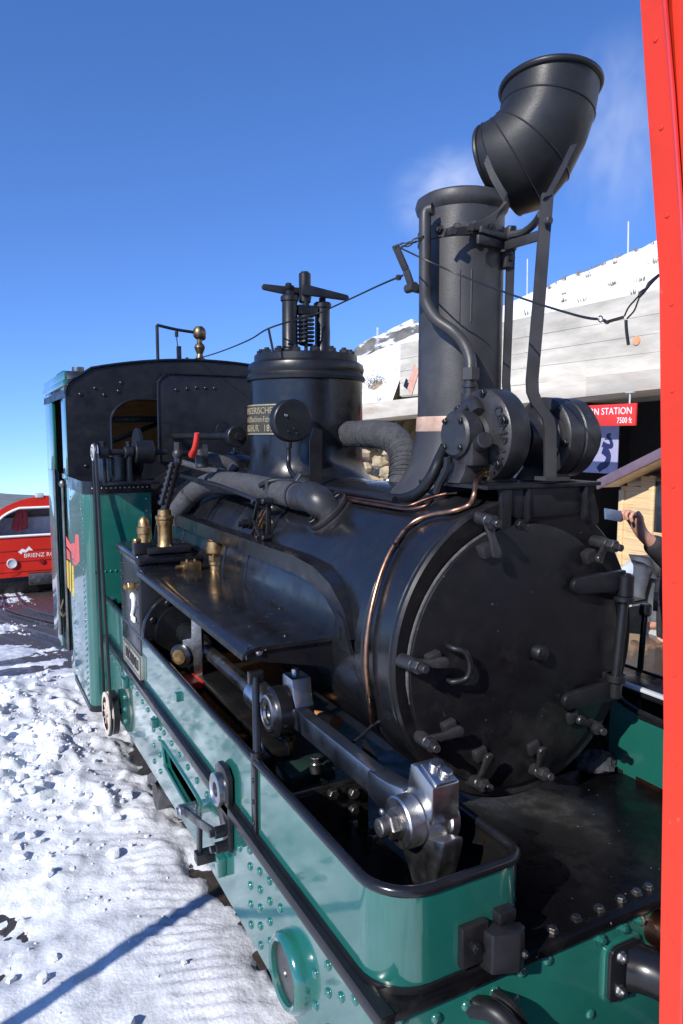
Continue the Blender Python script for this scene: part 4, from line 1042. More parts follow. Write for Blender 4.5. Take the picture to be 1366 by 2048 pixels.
# builder's plate wrapped round the dome
def wrapd(vs, a0, z0, r):
    return [V((DX.x + (r + p.z) * math.cos(a0 + p.x / r), DX.y + (r + p.z) * math.sin(a0 + p.x / r), z0 + p.y)) for p in vs]
PA, PR, PZ = R(180), .3385 * DS, 2.292
g = M(); n = 20; hw, hh = .205, .078
rs = []
for i in range(n + 1):
    x = -hw + 2 * hw * i / n; rs.append(wrapd([V((x, -hh, 0)), V((x, hh, 0)), V((x, hh, .006)), V((x, -hh, .006))], PA, PZ, PR))
g.rings(rs); O('builders_plate', g, PLATE, dome)
g = M()
for y in (-hh + .004, hh - .004):
    g.rings([wrapd([V((-hw + 2 * hw * i / n, y - .003, .005)), V((-hw + 2 * hw * i / n, y + .003, .005)), V((-hw + 2 * hw * i / n, y + .003, .009)), V((-hw + 2 * hw * i / n, y - .003, .009))], PA, PZ, PR) for i in range(n + 1)])
for txt, sz, y, sx_ in (('SCHWEIZERISCHE', .047, .044, .93), ('Locomotiv- & Maschinen-Fabrik', .044, 0, .64), ('WINTERTHUR   1891', .05, -.046, .86)):
    vs, fs = text_m(txt, sz, .003)
    g.add(wrapd([V((p.x * sx_, p.y + y, p.z + .0075)) for p in vs], PA, PZ, PR), fs)
O('plate_lettering', g, LETTER, dome)
# pressure gauge drum in front of the dome
gc = P(587, 841, y=1.92)
g = M(); g.lathe(gc, Y1, [(.002, 0), (.095, 0), (.100, .004), (.103, .012), (.103, .055), (.08, .06)], 48, c0=False); gd = O('gauge_drum', g, BLKM, dome)
q = P(572, 831, y=1.918); g = M(); g.lathe(q, (0, -1, 0), [(.009, 0), (.007, .005), (.001, .006)], 12); O('gauge_screw', g, STEEL, dome)
g = M()
for qx in ((576, 862), (587, 857), (593, 866)): g.cyl(P(*qx, y=1.921), P(*qx, y=1.912), .006, n=8)
O('gauge_screw', g, BLKM, dome)
g = M(); g.cyl(P(577, 884, y=1.94), P(577, 896, y=1.94), .017, n=14); g.tube([P(577, 884, y=1.94), P(577, 915, y=1.94), P(578, 935, y=1.90), P(588, 952, y=1.75), P(600, 962, y=1.60), P(606, 966, y=1.5)], .0115, 10, 6); O('gauge_pipe', g, BLKM, dome)
# lagged steam pipe from the dome over to the smokebox
pts = [P(688, 868, y=2.10), P(700, 868, y=2.02), P(725, 868, y=1.86), P(755, 868, y=1.68), P(782, 874, y=1.54), P(800, 890, y=1.45), P(808, 912, y=1.40), P(808, 945, y=1.36), P(803, 975, y=1.34)]
g = M(); g.tube(pts, [.05, .062, .064, .064, .064, .063, .062, .06, .06], 22, 6)
sp2 = O('lagged_pipe', g, WRAP, loco)
g = M()
for i in range(44):
    f = .1 + i * .17
    k = int(f); t = f - k
    if k >= len(pts) - 1: break
    c = pts[k].lerp(pts[k + 1], t); d = (pts[k + 1] - pts[k]).normalized(); u, v, _ = frame(d + V((0, 0, .15 * math.sin(i * 2.3))))
    g.tube([c + (u * math.cos(a) + v * math.sin(a)) * .0635 for a in np.arange(0, 6.28, .35)], .0035, 5, 1, closed=True)
O('lagging_cord', g, WRAP, sp2)
# ---------------- lagged steam pipe down the left flank
pts = [P(345, 1052, x=-.70), P(352, 1030, x=-.68), P(370, 1002, x=-.65), P(392, 982, x=-.60), P(425, 966, x=-.56), P(480, 968, x=-.55), P(540, 980, x=-.55), P(605, 994, x=-.55)]
g = M(); g.tube(pts, [.055, .055, .056, .057, .058, .056, .055, .054], 22, 6); lag = O('lagged_pipe', g, WRAP, loco)
g = M()
for f in (2.45, 6.85):
    g = M(); k = int(f); c = pts[k].lerp(pts[k + 1], f - k); d = (pts[k + 1] - pts[k]).normalized(); g.cyl(c - d * .009, c + d * .009, .0585, n=28); O('pipe_clip', g, CAST, lag)
def on_barrel(px, py, r):
    """where the view ray of a pixel meets the boiler cylinder of radius r"""
    d = CX * ((px - 683) / FPX) - CU * ((py - 1024) / FPX) + CF
    ox, oz = CAMPOS.x - BX, CAMPOS.z - BZ
    A_, B_, C_ = d.x ** 2 + d.z ** 2, ox * d.x + oz * d.z, ox * ox + oz * oz - r * r
    return CAMPOS + d * ((-B_ - math.sqrt(max(B_ * B_ - A_ * C_, 0))) / A_)
e0 = P(600, 994, x=-.55)
b0, b1 = on_barrel(688, 1008, .487), on_barrel(640, 1058, .487)
mid = (b0 + b1) / 2
nrm = V((mid.x - BX, 0, mid.z - BZ)).normalized()
base = V((BX, mid.y, BZ)) + nrm * .484
ua = (b1 - b0); ua = (ua - nrm * ua.dot(nrm)); span = ua.length; ua.normalize(); va = nrm.cross(ua)
g = M(); g.tube([e0, P(620, 994, x=-.55), e0.lerp(base + nrm * .075, .55) + Z1 * .01, base + nrm * .072 + Y1 * .02, base + nrm * .038, base + nrm * .004], [.056, .060, .061, .060, .056, .066], 24, 6); elb = O('steam_elbow', g, CAST, lag)
g = M()
g.prism([(span * .68 * math.cos(R(a)), .066 * math.sin(R(a))) for a in range(0, 360, 10)], base + nrm * .012, ua, va, nrm * .022, .003)
g.prism([(span * .72 * math.cos(R(a)), .072 * math.sin(R(a))) for a in range(0, 360, 10)], base - nrm * .03, ua, va, nrm * .041, .003); O('pipe_flange', g, CAST, lag)
for s_ in (-.5, .5): inst('bolt', HEX_K, base + ua * span * s_ + nrm * .034, nrm, lag, sc=.020)
g = M(); un = P(604, 962, x=-.50); g.cyl(un, P(622, 985, x=-.52), .03, n=18); g.hexa(un - V((.0, 0, -.01)), P(622, 985, x=-.52) - un, .036, .03); q0, q1 = P(622, 985, x=-.52), P(640, 995, x=-.53); g.cyl(q0, q1, .038, n=6); O('pipe_union', g, CAST, lag)
g = M(); g.tube([P(520, 972, x=-.62), P(535, 964, x=-.60), P(560, 960, x=-.56), P(598, 962, x=-.51)], .012, 10, 6); O('feed_pipe', g, BLKM, lag)
# reflector plate standing behind the union
g = M(); a, b, c, d = P(626, 965, x=-.40), P(638, 960, x=-.40), P(638, 1000, x=-.42), P(621, 995, x=-.42); g.prism([(0, 0), (.06, 0), (.06, .30), (.02, .31), (0, .25)], P(620, 998, x=-.42), X1, Z1, (0, .006, 0)); O('guard_plate', g, STEELD if False else BLKM, lag)
g = M(); p = P(640, 905, x=-.36); g.obox(p, X1, Y1, Z1, .012, .006, .09, .002); O('plate_edge', g, GALV, lag)
# handrail-like rods on top of the boiler, copper feed lines
for (rad, m, nm, pl_) in ((.013, BLKM, 'oil_pipe', [(640, 975), (690, 984), (740, 991), (790, 1000)]), (.006, COPD, 'copper_pipe', [(660, 992), (715, 1003), (770, 1012), (815, 1018), (850, 1012), (865, 1000)]), (.006, COPD, 'copper_pipe', [(650, 987), (710, 997), (765, 1005), (812, 1012), (848, 1000), (880, 990), (915, 985)])):
    pp = []
    for (px, py) in pl_:
        # walk the view ray until it meets the barrel
        d = (P(px, py, y=5) - CAMPOS).normalized(); t = 1.5
        while t < 6:
            q = CAMPOS + d * t; rr = math.hypot(q.x - BX, q.z - BZ)
            if rr < .494 + rad + .004: break
            t += .004
        pp.append(q)
    g = M(); g.tube(pp, rad, 10, 5); O(nm, g, m, boil)
g = M(); g.tube([P(893, 892, y=.66), P(880, 918, y=.70), P(862, 955, y=.72), P(838, 985, y=.78), P(805, 998, y=.9), P(770, 996, y=1.05)], .020, 12, 6); O('drain_pipe', g, BLKM, tg)
g = M(); g.tube([P(896, 915, y=.62), P(893, 940, y=.62), P(880, 965, y=.64), P(873, 985, y=.66)], .014, 8, 5); O('lever_arm', g, BLKM, tg)
cp = [P(974, 945, y=.56), P(962, 948, y=.54), P(952, 962, y=.50), P(948, 990, y=.47), P(938, 1010, y=.49)]
for (px, py) in ((905, 1022), (860, 1030), (822, 1048), (790, 1088), (765, 1140), (745, 1210), (734, 1280), (733, 1340), (740, 1400), (745, 1444)):
    d = (P(px, py, y=5) - CAMPOS).normalized(); t = 1.2
    while t < 4:
        q = CAMPOS + d * t
        if math.hypot(q.x - BX, q.z - BZ) < .506: break
        t += .004
    cp.append(q)
g = M(); g.tube(cp, .0085, 12, 6); O('copper_pipe', g, COPPER, smb)
p = P(970, 944, y=.56); g = M(); g.hexa(p - X1 * .012, X1, .020, .035); g.cyl(p + X1 * .02, p + X1 * .09, .012, n=12); O('brass_union', g, BRASS, smb)
p = cp[8]; g = M(); g.obox(p, X1, Y1, Z1, .02, .02, .012, .003); O('pipe_clip', g, BLKM, smb)
# ---------------- running shelf over the motion, with its front skirt and post
g = M()
sec = [(-.50, 1.522), (-.50, 1.532), (-.955, 1.535), (-.985, 1.531), (-1.002, 1.518), (-1.006, 1.50), (-1.002, 1.496), (-.994, 1.512), (-.975, 1.522)]
g.rings([[V((a, .835, b)) for a, b in sec], [V((a, 2.38, b + .012)) for a, b in sec]]); shelf = O('running_shelf', g, SHEET, loco)
g = M(); sk = [P(*q, y=.846) for q in ((493, 1297), (493, 1321), (560, 1326), (640, 1332), (700, 1348), (727, 1346), (730, 1266), (716, 1266))]; g.prism([(p.x, p.z) for p in sk], (0, .846, 0), X1, Z1, (0, .008, 0)); O('shelf_skirt', g, BLK, shelf)
for px, py in ((518, 1304), (693, 1278), (722, 1277), (692, 1320), (722, 1321)):
    inst('bolt', HEX_B, P(px, py, y=.846), (0, -1, 0), shelf, sc=.010)
g = M(); g.cyl((-.962, .832, 1.44), (-.985, .765, 1.195), .0125, n=12); g.box(-.985, -.935, .825, .846, 1.42, 1.46, .003); g.cyl((-.985, .765, 1.225), (-.985, .765, 1.185), .02, n=14); O('shelf_post', g, BLK, shelf)
for px, py in ((571, 1272), (405, 1190), (460, 1215), (520, 1180), (560, 1218), (615, 1222)):
    inst('rivet', RIV_K, P(px, py, z=1.535), Z1, shelf, sc=.010)
g = M(); p = P(562, 1207, z=1.54); g.bar(p, P(608, 1222, z=1.54), .012, .012); g.box(p.x - .03, p.x + .0, p.y - .02, p.y + .05, 1.536, 1.56, .004); O('shelf_latch', g, BLKM, shelf)
g = M(); p = P(590, 1220, z=1.6); g.box(-.515, -.50, p.y - .04, p.y + .04, 1.55, 1.64, .003); O('shelf_hinge', g, BLKM, shelf)
# right-hand shelf with its post, seen past the smokebox
g = M(); g.box(.32, .80, .80, 2.5, 1.50, 1.515, .003); rsh = O('running_shelf', g, SHEET, loco)
g = M(); g.prism([(.33, 1.49), (.80, 1.49), (.80, 1.36), (.70, 1.38), (.40, 1.30)], (0, .80, 0), X1, Z1, (0, .01, 0)); O('shelf_skirt', g, BLK, rsh)
a, b = P(1291, 1217, x=.71), P(1279, 1352, x=.71)
g = M(); g.cyl(a, b, .0125, n=12); g.cyl(a + Z1 * .02, a - Z1 * .03, .024, n=14, b=.006); g.bar(a + X1 * .06, P(1312, 1192, x=.74), .05, .02); O('shelf_post', g, BLK, rsh)
# ---------------- lubricator drive linkage on the shelf
g = M(); g.tube([P(520, 1182, x=-.62), P(519, 1130, x=-.62), P(520, 1105, x=-.62), P(535, 1082, x=-.62), P(536, 1070, x=-.62)], .010, 10, 5); link_ = O('drive_linkage', g, BLKM, loco)
g = M(); g.bar(P(537, 1076, x=-.62), P(537, 1002, x=-.62), .022, .012, X1); g.bar(P(520, 1074, x=-.65), P(508, 1040, x=-.65), .016, .010, X1); g.bar(P(508, 1040, x=-.65), P(516, 1002, x=-.65), .016, .010, X1)
for q in ((516, 1002), (537, 1002), (523, 1075), (537, 1075)): p = P(*q, x=-.63); g.cyl(p - X1 * .03, p + X1 * .02, .014, n=12, b=.003)
O('link_plate', g, BLKM, link_)
g = M(); a = P(495, 1047, x=-.66); g.cyl(a - X1 * .03, a + X1 * .0, .022, n=6); g.cyl(a - X1 * .045, a + X1 * .05, .012, n=12); g.cyl(a + X1 * .0, a + X1 * .02, .026, n=20); O('link_bolt', g, BLKM, link_)
a = P(522, 1048, x=-.60)
g = M(); g.hexa(a, X1, .026, .05); g.cyl(a + X1 * .05, a + X1 * .075, .022, n=20); O('brass_coupling', g, BRASS, link_)
g = M(); b = P(548, 1048, x=-.56); g.cyl(b - X1 * .02, b + X1 * .05, .028, n=20, b=.003); g.cyl(b + X1 * .05, b + X1 * .10, .02, n=16); p = P(545, 990, x=-.58); g.ball(p, .026, 10); g.cyl(p - Z1 * .03, p + Z1 * .04, .014, n=12); p2 = P(548, 1017, x=-.57); g.tube([P(540, 1012, x=-.58), p2, p2 + V((.06, 0, -.005)), p2 + V((.08, 0, -.04))], .016, 10, 5); g.cyl(P(535, 960, x=-.6), P(535, 985, x=-.6), .012, n=12); p3 = P(578, 1045, x=-.52); g.tube([p3 + V((.022 * math.cos(t), 0, .028 * math.sin(t))) for t in np.arange(0, 6.2, .5)], .006, 8, 2, closed=True); g.tube([p3, P(572, 1060, x=-.53), P(560, 1078, x=-.55)], .007, 8, 4); O('pump_body', g, CAST, link_)
g = M()
for dx in (0, 7): g.tube([P(526 + dx, 1020, x=-.61), P(505 + dx, 1065, x=-.62), P(495 + dx, 1090, x=-.63)], .006, 8, 4)
g.tube([P(551, 1102, x=-.62), P(545, 1112, x=-.62)], .007, 8, 1); g.tube([P(533, 1140, x=-.64), P(530, 1165, x=-.64), P(528, 1186, x=-.64)], .009, 10, 4)
O('copper_pipe', g, COPPER, link_)
g = M(); g.tube([P(362, 952, x=-.62), P(400, 962, x=-.64), P(440, 972, x=-.655), P(516, 1001, x=-.65)], [.012, .012, .011, .010], 10, 4); O('drive_rod', g, BLKM, link_)
# ---------------- valve casing over the cylinder
g = M(); g.box(-1.0, -.56, 2.36, 2.84, 1.08, 1.565, .012, seg=3); vcase = O('valve_casing', g, BLK, loco)
g = M(); g.box(-1.018, -.50, 2.335, 2.87, 1.562, 1.62, .02, seg=4); O('casing_lid', g, SHEET, vcase)
pos = P(269, 1214, x=-1.0)
g = M()
# the white numeral 2, cut from plate: a loop, a waist and a foot
two = [(-.030, .040), (-.022, .058), (0, .068), (.022, .058), (.030, .040), (.026, .018), (.010, -.008), (-.010, -.028), (-.026, -.048)]
g.tube([V((-1.008, pos.y - a, pos.z + b)) for a, b in two], [.007, .010, .010, .011, .012, .012, .010, .010, .010], 8, 5); g.box(-1.015, -1.003, pos.y - .042, pos.y + .032, pos.z - .074, pos.z - .046, .003)
O('numeral', g, WHITEG, vcase)
for z in (1.18, 1.26, 1.34, 1.43, 1.51):
    for y in (2.40, 2.80): inst('rivet', RIV_S if False else RIV_K, (-1.0, y, z), (-1, 0, 0), vcase, sc=.007)
p = P(263, 1172, x=-1.03)
g = M(); g.hexa(p + X1 * .01, (-1, 0, 0), .024, .03); g.cyl(p + X1 * .06, p + X1 * .01, .016, n=14); g.lathe(p - X1 * .02, (-1, 0, 0), [(.018, 0), (.016, .012), (.006, .02)], 14); O('brass_cock', g, BRASS, vcase)
q = P(330, 1073, x=-.86); zl = 1.62
g = M(); g.box(q.x - .10, q.x + .12, q.y - .055, q.y + .055, zl, zl + .032, .005); g.box(q.x - .16, q.x - .07, q.y - .03, q.y + .04, zl + .0, zl + .06, .005); O('oiler_base', g, BLKM, vcase)
g = M(); g.lathe(V((q.x, q.y, zl + .03)), Z1, [(.045, 0), (.036, .015), (.036, .105), (.042, .115), (.042, .135), (.046, .14), (.046, .155), (.034, .16), (.032, .185), (.02, .19)], 28); O('brass_oiler', g, BRASS, vcase)
g = M(); g.lathe(V((q.x - .105, q.y, zl + .058)), Z1, [(.03, 0), (.03, .04), (.034, .045), (.034, .075), (.028, .08), (.026, .105), (.016, .125), (.004, .132)], 20); g.cyl((q.x - .10, q.y, zl + .075), (q.x - .16, q.y - .02, zl + .068), .014, n=10, b=.004); O('brass_cup', g, BRASS, vcase)
# knurled rods rising from the oiler to the cock above
t0, t1 = V((q.x, q.y, zl + .21)), P(354, 925, x=-.80)
g = M(); g.cyl(t0, t1, .021, n=14); m0, m1 = P(322, 1010, x=-.90), P(345, 925, x=-.84); g.cyl(m0, m1, .013, n=10)
for k in range(7):
    a = m0.lerp(m1, (k + .15) / 7); b = m0.lerp(m1, (k + .6) / 7); g.cyl(a, b, .019, n=10)
col = O('oiler_column', g, BLKM, vcase)
g = M(); c = P(356, 908, x=-.78); g.ball(c, .03, 10); g.cyl(c - Z1 * .05, c + Z1 * .06, .02, n=8); g.cyl(c, P(382, 908, x=-.70), .016, n=10); c2 = P(410, 908, x=-.64); g.tube([P(384, 908, x=-.70), c2], [.022, .03], 12, 1); g.cyl(P(402, 900, x=-.66), P(404, 935, x=-.66), .034, n=16); g.lathe(P(406, 908, x=-.65), (1, -.2, 0), [(.05, 0), (.05, .02), (.045, .022)], 18); O('oiler_valve', g, CAST, vcase)
g = M(); g.tube([P(384, 910, x=-.72), P(390, 896, x=-.72), P(393, 880, x=-.72), P(394, 866, x=-.72)], [.020, .016, .015, .013], 10, 4); O('red_handle', g, REDL, vcase)
g = M(); g.tube([P(415, 915, x=-.6), P(440, 922, x=-.55), P(460, 930, x=-.5), P(470, 942, x=-.48)], .032, 14, 5); g.tube([P(365, 925, x=-.6), P(410, 938, x=-.55), P(470, 951, x=-.5), P(500, 958, x=-.48)], .018, 10, 5); O('branch_pipe', g, WRAP, vcase)
p = P(432, 1112, x=-.80)
cz = 1.535
cpos = P(430, 1142, z=1.54)
g = M(); g.lathe(cpos, Z1, [(.026, 0), (.024, .03), (.030, .035), (.030, .05), (.022, .055), (.022, .075), (.040, .09), (.044, .095), (.044, .115), (.040, .118), (.040, .15), (.030, .155), (.030, .172), (.024, .188), (.010, .196)], 24); g.hexa(cpos + Z1 * .055, Z1, .03, .025); O('brass_lubricator', g, BRASS, shelf)
g = M(); g.tube([cpos + V((.02, -.0, .075)), P(450, 1124, x=cpos.x + .04), P(466, 1136, x=cpos.x + .10), P(480, 1136, x=cpos.x + .14), P(490, 1118, x=cpos.x + .17)], .0075, 10, 5); O('copper_pipe', g, COPPER, shelf)
bb = P(382, 1142, z=1.54)
g = M(); g.box(bb.x - .045, bb.x + .045, bb.y - .03, bb.y + .03, 1.54, 1.588, .004); g.cyl((bb.x - .04, bb.y, 1.565), (bb.x - .075, bb.y, 1.565), .01, n=10)
for s_ in (-.02, .02): g.cyl((bb.x + s_, bb.y, 1.585), (bb.x + s_, bb.y, 1.60), .006, n=8)
O('brass_block', g, BRASS, shelf)
# ---------------- cylinder, crosshead, rods, crank
g = M(); g.lathe((-.79, 2.30, 1.215), Y1, [(.13, -.02), (.15, -.02), (.15, 0), (.205, .0), (.21, .01), (.21, .035), (.20, .045), (.185, .06), (.185, .60)], 56); cyl = O('cylinder', g, BLK, loco)
for k in range(10):
    a = R(k * 36 + 10); inst('bolt', HEX_K, (-.79 + .178 * math.cos(a), 2.30, 1.215 + .178 * math.sin(a)), (0, -1, 0), cyl, roll=k, sc=.014)
g = M(); g.lathe((-.79, 2.0, 1.215), Y1, [(.048, 0), (.055, .01), (.055, .03), (.05, .04), (.05, .29)], 28); O('gland', g, BLKM, cyl)
p0 = P(352, 1310, x=-.90)
g = M(); g.lathe(P(362, 1312, x=-.92), (-.75, -.6, 0), [(.05, -.03), (.055, -.02), (.055, .005), (.042, .012)], 28); O('crosshead_cap', g, BLK, cyl)
g = M(); g.lathe(P(362, 1312, x=-.92) + V((-.01, -.008, 0)), (-.75, -.6, 0), [(.036, 0), (.034, .006), (.012, .002)], 24); O('brass_bush', g, BRASS, cyl)
a = P(386, 1235, x=-.86); ym = 1.90
g = M(); g.prism([(.01, .17), (.06, .17), (.063, -.20), (.02, -.20), (.012, -.10), (-.045, -.12), (-.04, -.02), (.006, -.01)], (-.885, 1.86, 1.31), V((.72, -.55, 0)).normalized() * .9, Z1, V((.3, .4, 0)).normalized() * .03, .003); O('motion_bracket', g, STEELD, cyl)
g = M(); p = P(378, 1360, x=-.9); g.box(p.x - .05, p.x + .05, p.y - .08, p.y + .05, p.z - .02, p.z + .012, .004); O('red_tray', g, REDL, cyl)
g = M(); g.cyl((-.79, 2.2, 1.215), (-.79, 1.22, 1.215), .030, n=24); rod = O('piston_rod', g, STEELD, loco)
g = M(); g.lathe((-.79, 1.29, 1.215), (0, -1, 0), [(.032, -.02), (.045, 0), (.055, .01), (.055, .10), (.048, .11), (.048, .16)], 32); O('rod_collar', g, STEEL, rod)
hc = P(536, 1426, x=-.845)
g = M(); g.lathe((-.78, hc.y, hc.z), (-1, 0, 0), [(.088, 0), (.09, .01), (.09, .05), (.082, .058), (.07, .058)], 40); O('crosshead', g, BLK, rod)
g = M(); g.lathe((-.838, hc.y, hc.z), (-1, 0, 0), [(.066, 0), (.064, .012), (.055, .014), (.052, .006), (.048, .006), (.046, .013), (.036, .013), (.033, .004)], 40, c1=False); O('crosshead_ring', g, STEEL, rod)
g = M(); g.cyl((-.83, hc.y, hc.z), (-.839, hc.y, hc.z), .034, n=24); O('crosshead_pin', g, DARK, rod)
# small end block behind the crosshead, straight bar, forked neck, big end
ky = .985
g = M(); g.prism([(-.075, -.045), (.06, -.045), (.06, .03), (.04, .06), (.03, .125), (-.055, .125), (-.055, .05)], (-.775, hc.y - .02, hc.z), -Y1, Z1, (.075, 0, 0), .006); g.cyl((-.74, hc.y + .0, hc.z + .125), (-.74, hc.y, hc.z + .145), .013, n=14); crod = O('connecting_rod', g, STEEL, loco)
b0, b1 = V((-.757, hc.y - .06, hc.z - .005)), V((-.757, .40, 1.232))
g = M(); g.bar(b0, b1, .072, .046, Z1, .003); O('rod_bar', g, ROD, crod)
bc = P(812, 1632, x=-.80); by, bz = bc.y, bc.z - .012; bcc = (-.76, by, bz)
g = M()
out_ = [(.46, .041), (.38, .045), (.32, .052), (.26, .072), (.235, .09)]
g.prism([(.42, -.036), (.42, .037), (.36, .040), (.31, .046), (by + .05, .060), (by + .03, .02), (by + .04, -.05), (.36, -.045)], (-.785, 0, bz), Y1, Z1, (.06, 0, 0), .005); O('rod_fork', g, ROD, crod)
g = M(); g.lathe((-.85, by, bz), X1, [(.082, 0), (.088, .006), (.088, .06), (.083, .062), (.083, .066), (.092, .07), (.092, .15), (.086, .156)], 48); O('big_end', g.scale(bcc, .74), STEEL, crod)
g = M(); g.lathe((-.85, by, bz), (-1, 0, 0), [(.052, 0), (.052, .010), (.046, .012)], 32); g.hexa((-.862, by, bz), (-1, 0, 0), .047, .032); g.cyl((-.89, by, bz), (-.925, by, bz), .031, n=24, b=.004); g.cyl((-.924, by, bz), (-.927, by, bz), .006, n=10); O('crank_nut', g.scale(bcc, .74), STEELD, crod)
g = M(); g.cyl((-.90, by + .01, bz + .05), (-.912, by + .01, bz + .05), .011, n=12, b=.003); O('lock_pin', g.scale(bcc, .74), STEEL, crod)
# strap block on top and the tapering cotter below
g = M(); g.prism([(by - .115, .16), (by - .02, .195), (by + .02, .19), (by + .045, .07), (by - .03, .04), (by - .115, .03)], (-.785, 0, bz), Y1, Z1, (.11, 0, 0), .006); g.prism([(by - .115, .16), (by - .02, .195), (by - .024, .205), (by - .119, .17)], (-.772, 0, bz), Y1, Z1, (.084, 0, 0), .003); O('strap_block', g.scale(bcc, .74), STEEL, crod)
g = M(); c = V((-.735, by - .05, bz + .192)); g.cyl(c, c + V((0, -.006, .02)), .020, n=18, b=.004); c = V((-.715, by - .09, bz + .18)); g.cyl(c, c + V((0, -.006, .02)), .022, n=18, b=.004); O('strap_screw', g.scale(bcc, .74), STEEL, crod)
g = M(); g.prism([(by + .03, -.06), (by - .13, .0), (by - .13, -.02), (by - .06, -.26), (by - .03, -.26), (by + .02, -.16), (by + .075, -.09)], (-.775, 0, bz), Y1, Z1, (.06, 0, 0), .004); O('crank_web', g.scale(bcc, .98), STEEL, crod)
g = M(); g.cyl((-.695, by - .02, bz), (-.655, by - .02, bz), .085, n=40, b=.006); O('crank_disc', g.scale(bcc, .74), STEEL, crod)
# guide bars, bed plates and fittings down in the hood
g = M(); g.box(-.86, -.74, 1.28, 2.2, 1.085, 1.13, .006); g.box(-.86, -.80, .95, 1.25, 1.10, 1.13, .004); gb = O('guide_bar', g, DARK, loco)
g = M(); g.lathe(P(540, 1500, x=-.82), X1, [(.045, -.05), (.05, -.045), (.05, .02), (.06, .03), (.06, .05)], 28); O('eccentric_collar', g, STEEL, gb)
g = M(); p = P(553, 1480, x=-.80); g.box(p.x - .03, p.x + .07, p.y - .02, p.y + .03, p.z - .01, p.z + .01, .003); g.box(p.x + .04, p.x + .06, p.y - .02, p.y + .02, p.z - .11, p.z + .01, .003); O('brass_bracket', g, BRASS, gb)
g = M(); p = P(612, 1530, x=-.74); g.box(p.x - .09, p.x + .09, p.y - .06, p.y + .07, p.z - .05, p.z + .005, .012); O('bed_block', g, mat('dark_green_block', (.012, .03, .026), .4), gb)
g = M(); p = P(631, 1533, x=-.74); g.cyl(p - Z1 * .02, p + Z1 * .012, .02, n=18); g.cyl(p + Z1 * .012, p + Z1 * .03, .014, n=14); g.cyl(p + Z1 * .03, p + Z1 * .036, .019, n=16, b=.002); O('grease_nipple', g, STEEL, gb)
g = M(); g.box(-.985, -.62, .70, .72, .80, 1.075, .003); a_, b_ = V((-.97, .71, 1.08)), V((-.64, .71, 1.08)); O('hood_bulkhead', g, DARK, gb)
g = M(); g.bar(a_, b_, .022, .008); O('bulkhead_edge', g, STEELD, gb)
g = M(); g.box(-.985, -.62, .30, .70, .90, .915, .002); O('bed_plate', g, DARK, gb)
for px, py in ((665, 1587), (707, 1585), (707, 1620)):
    inst('bolt', HEX_S, P(px, py, y=.69), (0, -1, 0), gb, sc=.017)
for px, py in ((707, 1640), (745, 1668), (480, 1560)):
    p = P(px, py, z=.965); g = M(); g.cyl(p - Z1 * .05, p + Z1 * .01, .012, n=12); g.hexa(p - Z1 * .02, Z1, .018, .022); O('bed_stud', g, STEELD, gb)
g = M(); p = P(640, 1436, x=-.55); q_ = P(668, 1446, x=-.52); d = (q_ - p).normalized(); g.tube([P(622, 1425, x=-.56), P(638, 1430, x=-.55), P(655, 1438, x=-.54), P(672, 1446, x=-.53)], [.010, .016, .026, .03], 16, 4)
hm = O('wooden_handle', g, WOODH); tag(hm, 'turned orange wooden tool handle lying in the dark behind the steel connecting rod', 'tool handle')
g = M(); g.tube([P(770, 1440, x=-.62), P(750, 1447, x=-.64), P(725, 1470, x=-.66), P(705, 1485, x=-.68)], .006, 8, 4); g.prism([(0, 0), (.06, -.02), (.30, -.16), (.30, -.20), (0, -.10)], P(725, 1480, x=-.66), Y1 * -1, Z1, (.01, 0, 0)); O('splash_plate', g, BLKM, gb)
# ---------------- wheels and brake gear under the frame
for y in (.75, 2.1, 3.2):
    g = M(); g.lathe((-.60, y, .34), X1, [(.05, 0), (.10, .02), (.10, .03), (.26, .035), (.30, .0), (.33, .0), (.33, .10), (.36, .105), (.36, .125), (.05, .125)], 48); O('wheel', g, DARK, loco)
p = P(312, 1570, x=-.92)
g = M(); g.lathe(P(318, 1590, x=-.86), X1, [(.005, -.03), (.075, -.02), (.08, .0), (.08, .16)], 28); g.cyl(P(305, 1556, x=-.90), P(305, 1556, x=-.80), .03, n=12); O('brake_cylinder', g, STEELD, loco)
g = M(); g.box(-.95, -.87, 4.36, 4.44, .12, .45, .006); O('step_hanger', g, BLKM, loco)
g = M(); g.box(-.7, .5, 3.5, 5.3, .35, .52, .01); O('ash_pan', g, DARK, loco)
